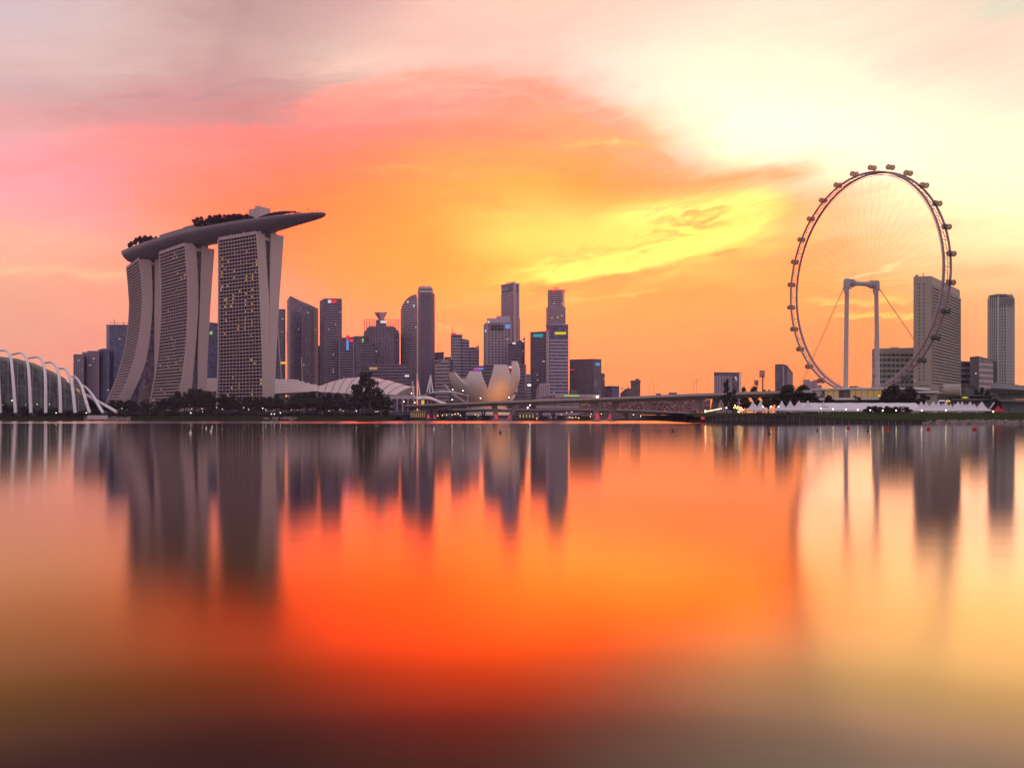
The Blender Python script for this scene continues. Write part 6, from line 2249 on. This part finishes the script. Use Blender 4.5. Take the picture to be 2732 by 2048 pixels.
def plant():
    def below(x):
        for lim, s in ((330, 'the leftmost hotel tower'), (460, 'the middle hotel tower'), (570, 'the gap left of the rightmost hotel tower'), (735, 'the rightmost hotel tower'), (870, 'the stepped roof strips'), (1200, 'the vaulted theatre')):
            if x < lim: return s
    count = {}
    ORD = ['first', 'second', 'third', 'fourth', 'fifth', 'sixth', 'seventh', 'eighth', 'ninth', 'tenth', 'eleventh', 'twelfth']
    def lab(adj, x):
        k = (adj, below(x))
        count[k] = count.get(k, 0) + 1
        return '%s below %s, %s from left' % (adj, below(x), ORD[count[k] - 1])
    outline = [(296, 1064), (320, 1066), (350, 1064), (390, 1068), (430, 1066), (455, 1056), (480, 1040), (505, 1034), (530, 1033), (555, 1040), (580, 1050), (620, 1053), (680, 1056), (720, 1055), (760, 1049), (800, 1046), (840, 1042), (880, 1043), (920, 1045), (980, 1040), (1010, 1044), (1030, 1053), (1046, 1070)]
    G = 'trees of the garden belt below the hotel'
    x = 300
    k = 0
    while x < 1048:
        y = interp(outline, x) + RNG.uniform(-1, 5)
        kind = 'bronze' if x < 330 else ('open' if k % 7 == 3 else ('palm' if k % 9 == 5 else ('pointed' if k % 11 == 6 else 'broad')))
        place_tree(kind, x, y, 850 + RNG.uniform(-25, 35), 5.2, RNG.uniform(40, 56) * (.6 if kind == 'palm' else .75 if kind == 'pointed' else 1), lab({'palm': 'back-row palm', 'pointed': 'narrow feathery back-row tree'}.get(kind, 'tall dark back-row tree'), x), G)
        x += RNG.uniform(15, 24)
        k += 1
    x = 286
    while x < 1046:
        y = interp(outline, x) + RNG.uniform(17, 28)
        y = min(y, 1092)
        place_tree('bronze' if k % 5 == 0 else 'broad', x, y, 782 + RNG.uniform(-15, 20), 4.8, RNG.uniform(34, 48), lab('mid-height dark tree', x), G)
        x += RNG.uniform(18, 27)
        k += 1
    x = 290
    while x < 1042:
        kind = 'grayshrub' if (370 < x < 420 or 600 < x < 760 or k % 4 == 0) else 'shrub'
        place_tree(kind, x, RNG.uniform(1086, 1097), 742 + RNG.uniform(-8, 8), 3.9, RNG.uniform(24, 38), lab(('mauve-grey' if kind == 'grayshrub' else 'dark') + ' waterside shrub', x), 'shrubs along the left bank')
        x += RNG.uniform(15, 23)
        k += 1
    # planting at the foot of the conservatory
    for i, x in enumerate((12, 60, 104, 138, 178, 214, 246, 268)):
        place_tree('shrub', x, 1066 + RNG.uniform(0, 16) + i * 1.5, 733 if i < 6 else 745, 3.4, 44, 'dark planting behind the white conservatory ribs, %s from the left' % ORD[i], 'shrubs along the left bank')
    # the large open tree
    place_tree('open', 985, 984, 770, 4.6, 108, 'large open-crowned dark tree in front of the vaulted theatre', rot=1.0)
    place_tree('broad', 968, 1006, 778, 4.6, 66, 'smaller tree merging with the left side of the large open-crowned one', rot=2.0)
    # far bank greenery
    for i, x in enumerate((1070, 1100, 1180, 1225, 1262, 1300, 1450, 1500, 1540, 1565)):
        place_tree('shrub', x, 1105 + RNG.uniform(0, 3), 850, 1.0, 40, 'low dark bush on the far promenade under the bridges, %s from the left' % ORD[i], 'bushes on the far promenade')
    # right bank
    R_ = 'trees on the right bank'
    place_tree('pointed', 1939, 1012, 470, 4.0, 52, 'tall pointed feathery tree by the right end of the bridge', name='casuarina_tree')
    place_tree('pointed', 1956, 1034, 478, 4.2, 44, 'shorter feathery tree leaning on the tall pointed one', name='casuarina_tree')
    place_tree('dome', 2100, 1024, 545, 5.4, 84, 'dense dome-shaped dark tree, left of the pair beyond the tents', R_)
    place_tree('dome', 2146, 1025, 545, 5.4, 84, 'dense dome-shaped dark tree, right of the pair beyond the tents', R_)
    place_tree('broad', 2074, 1040, 552, 5.4, 40, 'loose dark tree at the left flank of the dome-shaped pair', R_)
    for i, (x, y, w, D) in enumerate(((1984, 1032, 34, 640), (2012, 1029, 34, 640), (2040, 1039, 28, 640), (2052, 1039, 24, 640))):
        place_tree('broad', x, y, D, 6, w, 'tree showing over the bridge left of the notched tower, %s from left' % ORD[i], R_)
    for i, (x, y, w) in enumerate(((1990, 1066, 44), (2020, 1066, 50), (2050, 1064, 50))):
        place_tree('broad', x, y, 540, 5.4, w, 'dark tree under the bridge deck behind the tents, %s from left' % ORD[i], R_)
    place_tree('broad', 2384, 1025, 575, 5.6, 72, 'tall dark tree left of the pair at the right side of the terminal', R_)
    place_tree('broad', 2426, 1031, 575, 5.6, 66, 'dark tree right of the pair at the right side of the terminal', R_)
    place_tree('broad', 2365, 1038, 580, 5.6, 36, 'small tree squeezed between the terminal and the tall dark tree', R_)
    place_tree('broad', 2462, 1048, 590, 5.6, 40, 'low tree below the thin white ledge', R_)
    place_tree('palm', 2287, 1047, 560, 5.4, 24, 'small palm in front of the amber-lit terminal', R_)
    place_tree('broad', 2212, 1052, 565, 5.4, 34, 'low tree in front of the left part of the terminal', R_)
    for i, x in enumerate((2170, 2192, 2215, 2240, 2262, 2288, 2312, 2336, 2362, 2390, 2418, 2446, 2470)):
        place_tree('shrub', x, 1068 + RNG.uniform(-1, 3), 545, 5.4, 40, 'clipped dark hedge bush behind the marquee, %s from the left' % (ORD + ['thirteenth'])[i], 'hedge behind the marquee')
    for i, (x, y, w) in enumerate(((2318, 1087, 22), (2334, 1086, 24), (2347, 1088, 20), (2366, 1087, 24), (2376, 1090, 18), (2390, 1088, 20), (2408, 1084, 24), (2420, 1089, 20))):
        place_tree('broad' if i != 6 else 'palm', x, y - 4, 458, 3.6, w + 12, '%s on the lawn in front of the marquee, %s from the left' % ('small palm' if i == 6 else 'low spreading tree', ORD[i]), 'low trees on the lawn')
    for i, (x, y) in enumerate(((2545, 1040), (2566, 1036), (2600, 1034), (2620, 1033), (2635, 1038))):
        place_tree('broad', x, y, 690, 6, 34, 'tree behind the trackside building, %s from the left' % ORD[i], R_)
    for i, (x, y, w) in enumerate(((2272, 1024, 12), (2282, 1023, 13), (2294, 1026, 12), (2304, 1028, 10), (2314, 1029, 9))):
        place_tree('palm', x, y, 660, 17, w, 'little palm on the terminal roof between the wheel columns, %s from the left' % ORD[i], 'palms on the terminal roof')
    # roof-deck garden
    def deck_tree(x_px, off, hw, kind, lb):
        i0 = min(range(len(DECK)), key=lambda i: abs(CX + F * DECK[i][0] / DECK[i][1] - x_px))
        p, t, nr = deck_frame(i0)
        v = p + nr * (DECK_W[i0] * off)
        r = place_tree(kind, 0, 0, 1, DECK_Z + .3, 1, lb, 'garden trees on the roof deck', at=(v.x, v.y, 0), hw=hw)
    ORD2 = ORD + ['thirteenth', 'fourteenth', 'fifteenth', 'sixteenth', 'seventeenth', 'eighteenth', 'nineteenth', 'twentieth']
    for i in range(18):
        x = 552 + i * 7.0
        deck_tree(x, .62 - .55 * (i % 2), (15.5 + RNG.uniform(-2, 1.5) - .22 * i, 13), 'broad', 'dark garden tree in the middle of the roof deck, %s from the left' % ORD2[i])
    hs = [5, 7, 8.5, 10, 12, 13.5, 14, 14.5, 14, 13.5, 12.5, 11.5, 10, 8]
    for i in range(14):
        deck_tree(350 + i * 6.6, .62 - .5 * (i % 2), (hs[i], 10), 'broad', 'dark garden tree at the left end of the roof deck, %s from the left' % ORD2[i])
    for i, x in enumerate((785, 795, 803, 814, 835, 846, 855)):
        deck_tree(x, .3, (4.2, 2.6), 'palm', 'tiny palm on the overhanging end of the roof deck, %s from the left' % ORD[i])
    # path lamps in the gardens
    lamps = [(32, 1068, 1), (7, 1080, 0), (68, 1080, 0), (99, 1078, 0), (150, 1101, 1), (132, 1078, 0), (230, 1101, 1), (325, 1089, 0), (512, 1091, 0), (509, 1101, 1), (539, 1090, 0), (540, 1098, 0), (578, 1087, 0), (593, 1091, 0), (650, 1087, 0), (663, 1092, 0), (701, 1089, 1), (709, 1092, 0), (724, 1104, 1), (732, 1104, 1), (748, 1101, 1), (777, 1092, 0), (794, 1093, 0), (878, 1096, 0), (908, 1092, 0), (915, 1096, 0), (951, 1096, 1), (1003, 1098, 0), (1008, 1097, 0)]
    seen = {}
    for x, y, big in sorted(lamps):
        D = 718 if x < 280 else 722
        v = P(x, y, D)
        where = 'by the white conservatory ribs' if x < 280 else 'below ' + below(x)
        kk = (big, where)
        seen[kk] = seen.get(kk, -1) + 1
        lamp = thing('path_lamp', '%s white path lamp %s, %s from left' % ('brighter' if big else 'small', where, ORDN[seen[kk]]), 'lamp', (v.x, v.y, 2), 'white path lamps in the left bank gardens')
        b = MB()
        b.tube([(v.x, v.y, 1.4), v - Vector((0, 0, .2))], .06, 5)
        b.build('post', M['darksteel'], lamp)
        b = MB()
        s = .66 if big else .4
        b.lathe([(.05, -.42 * s), (.36 * s, -.2 * s), (.42 * s, 0), (.36 * s, .2 * s), (.05, .42 * s)], v, 8)
        b.build('globe', M['lamp'], lamp)


plant()


# ------------------------------------------------------------------ evening haze over the bay
hb = MB()
hb.box(-1750, 1750, -70, 2550, -5, 262)
hz = hb.build('haze', mat('tmp', (1, 1, 1)))
tag(hz, 'thin mauve evening haze over the whole bay', kind='stuff')
hm, T_, o_ = new_mat('evening_haze')
pv = T_.n('ShaderNodeVolumePrincipled')
pv.inputs['Color'].default_value = (.62, .55, .86, 1)
pv.inputs['Density'].default_value = 0.00006
T_.t.links.new(pv.outputs[0], o_.inputs[1])
hz.data.materials.clear()
hz.data.materials.append(hm)
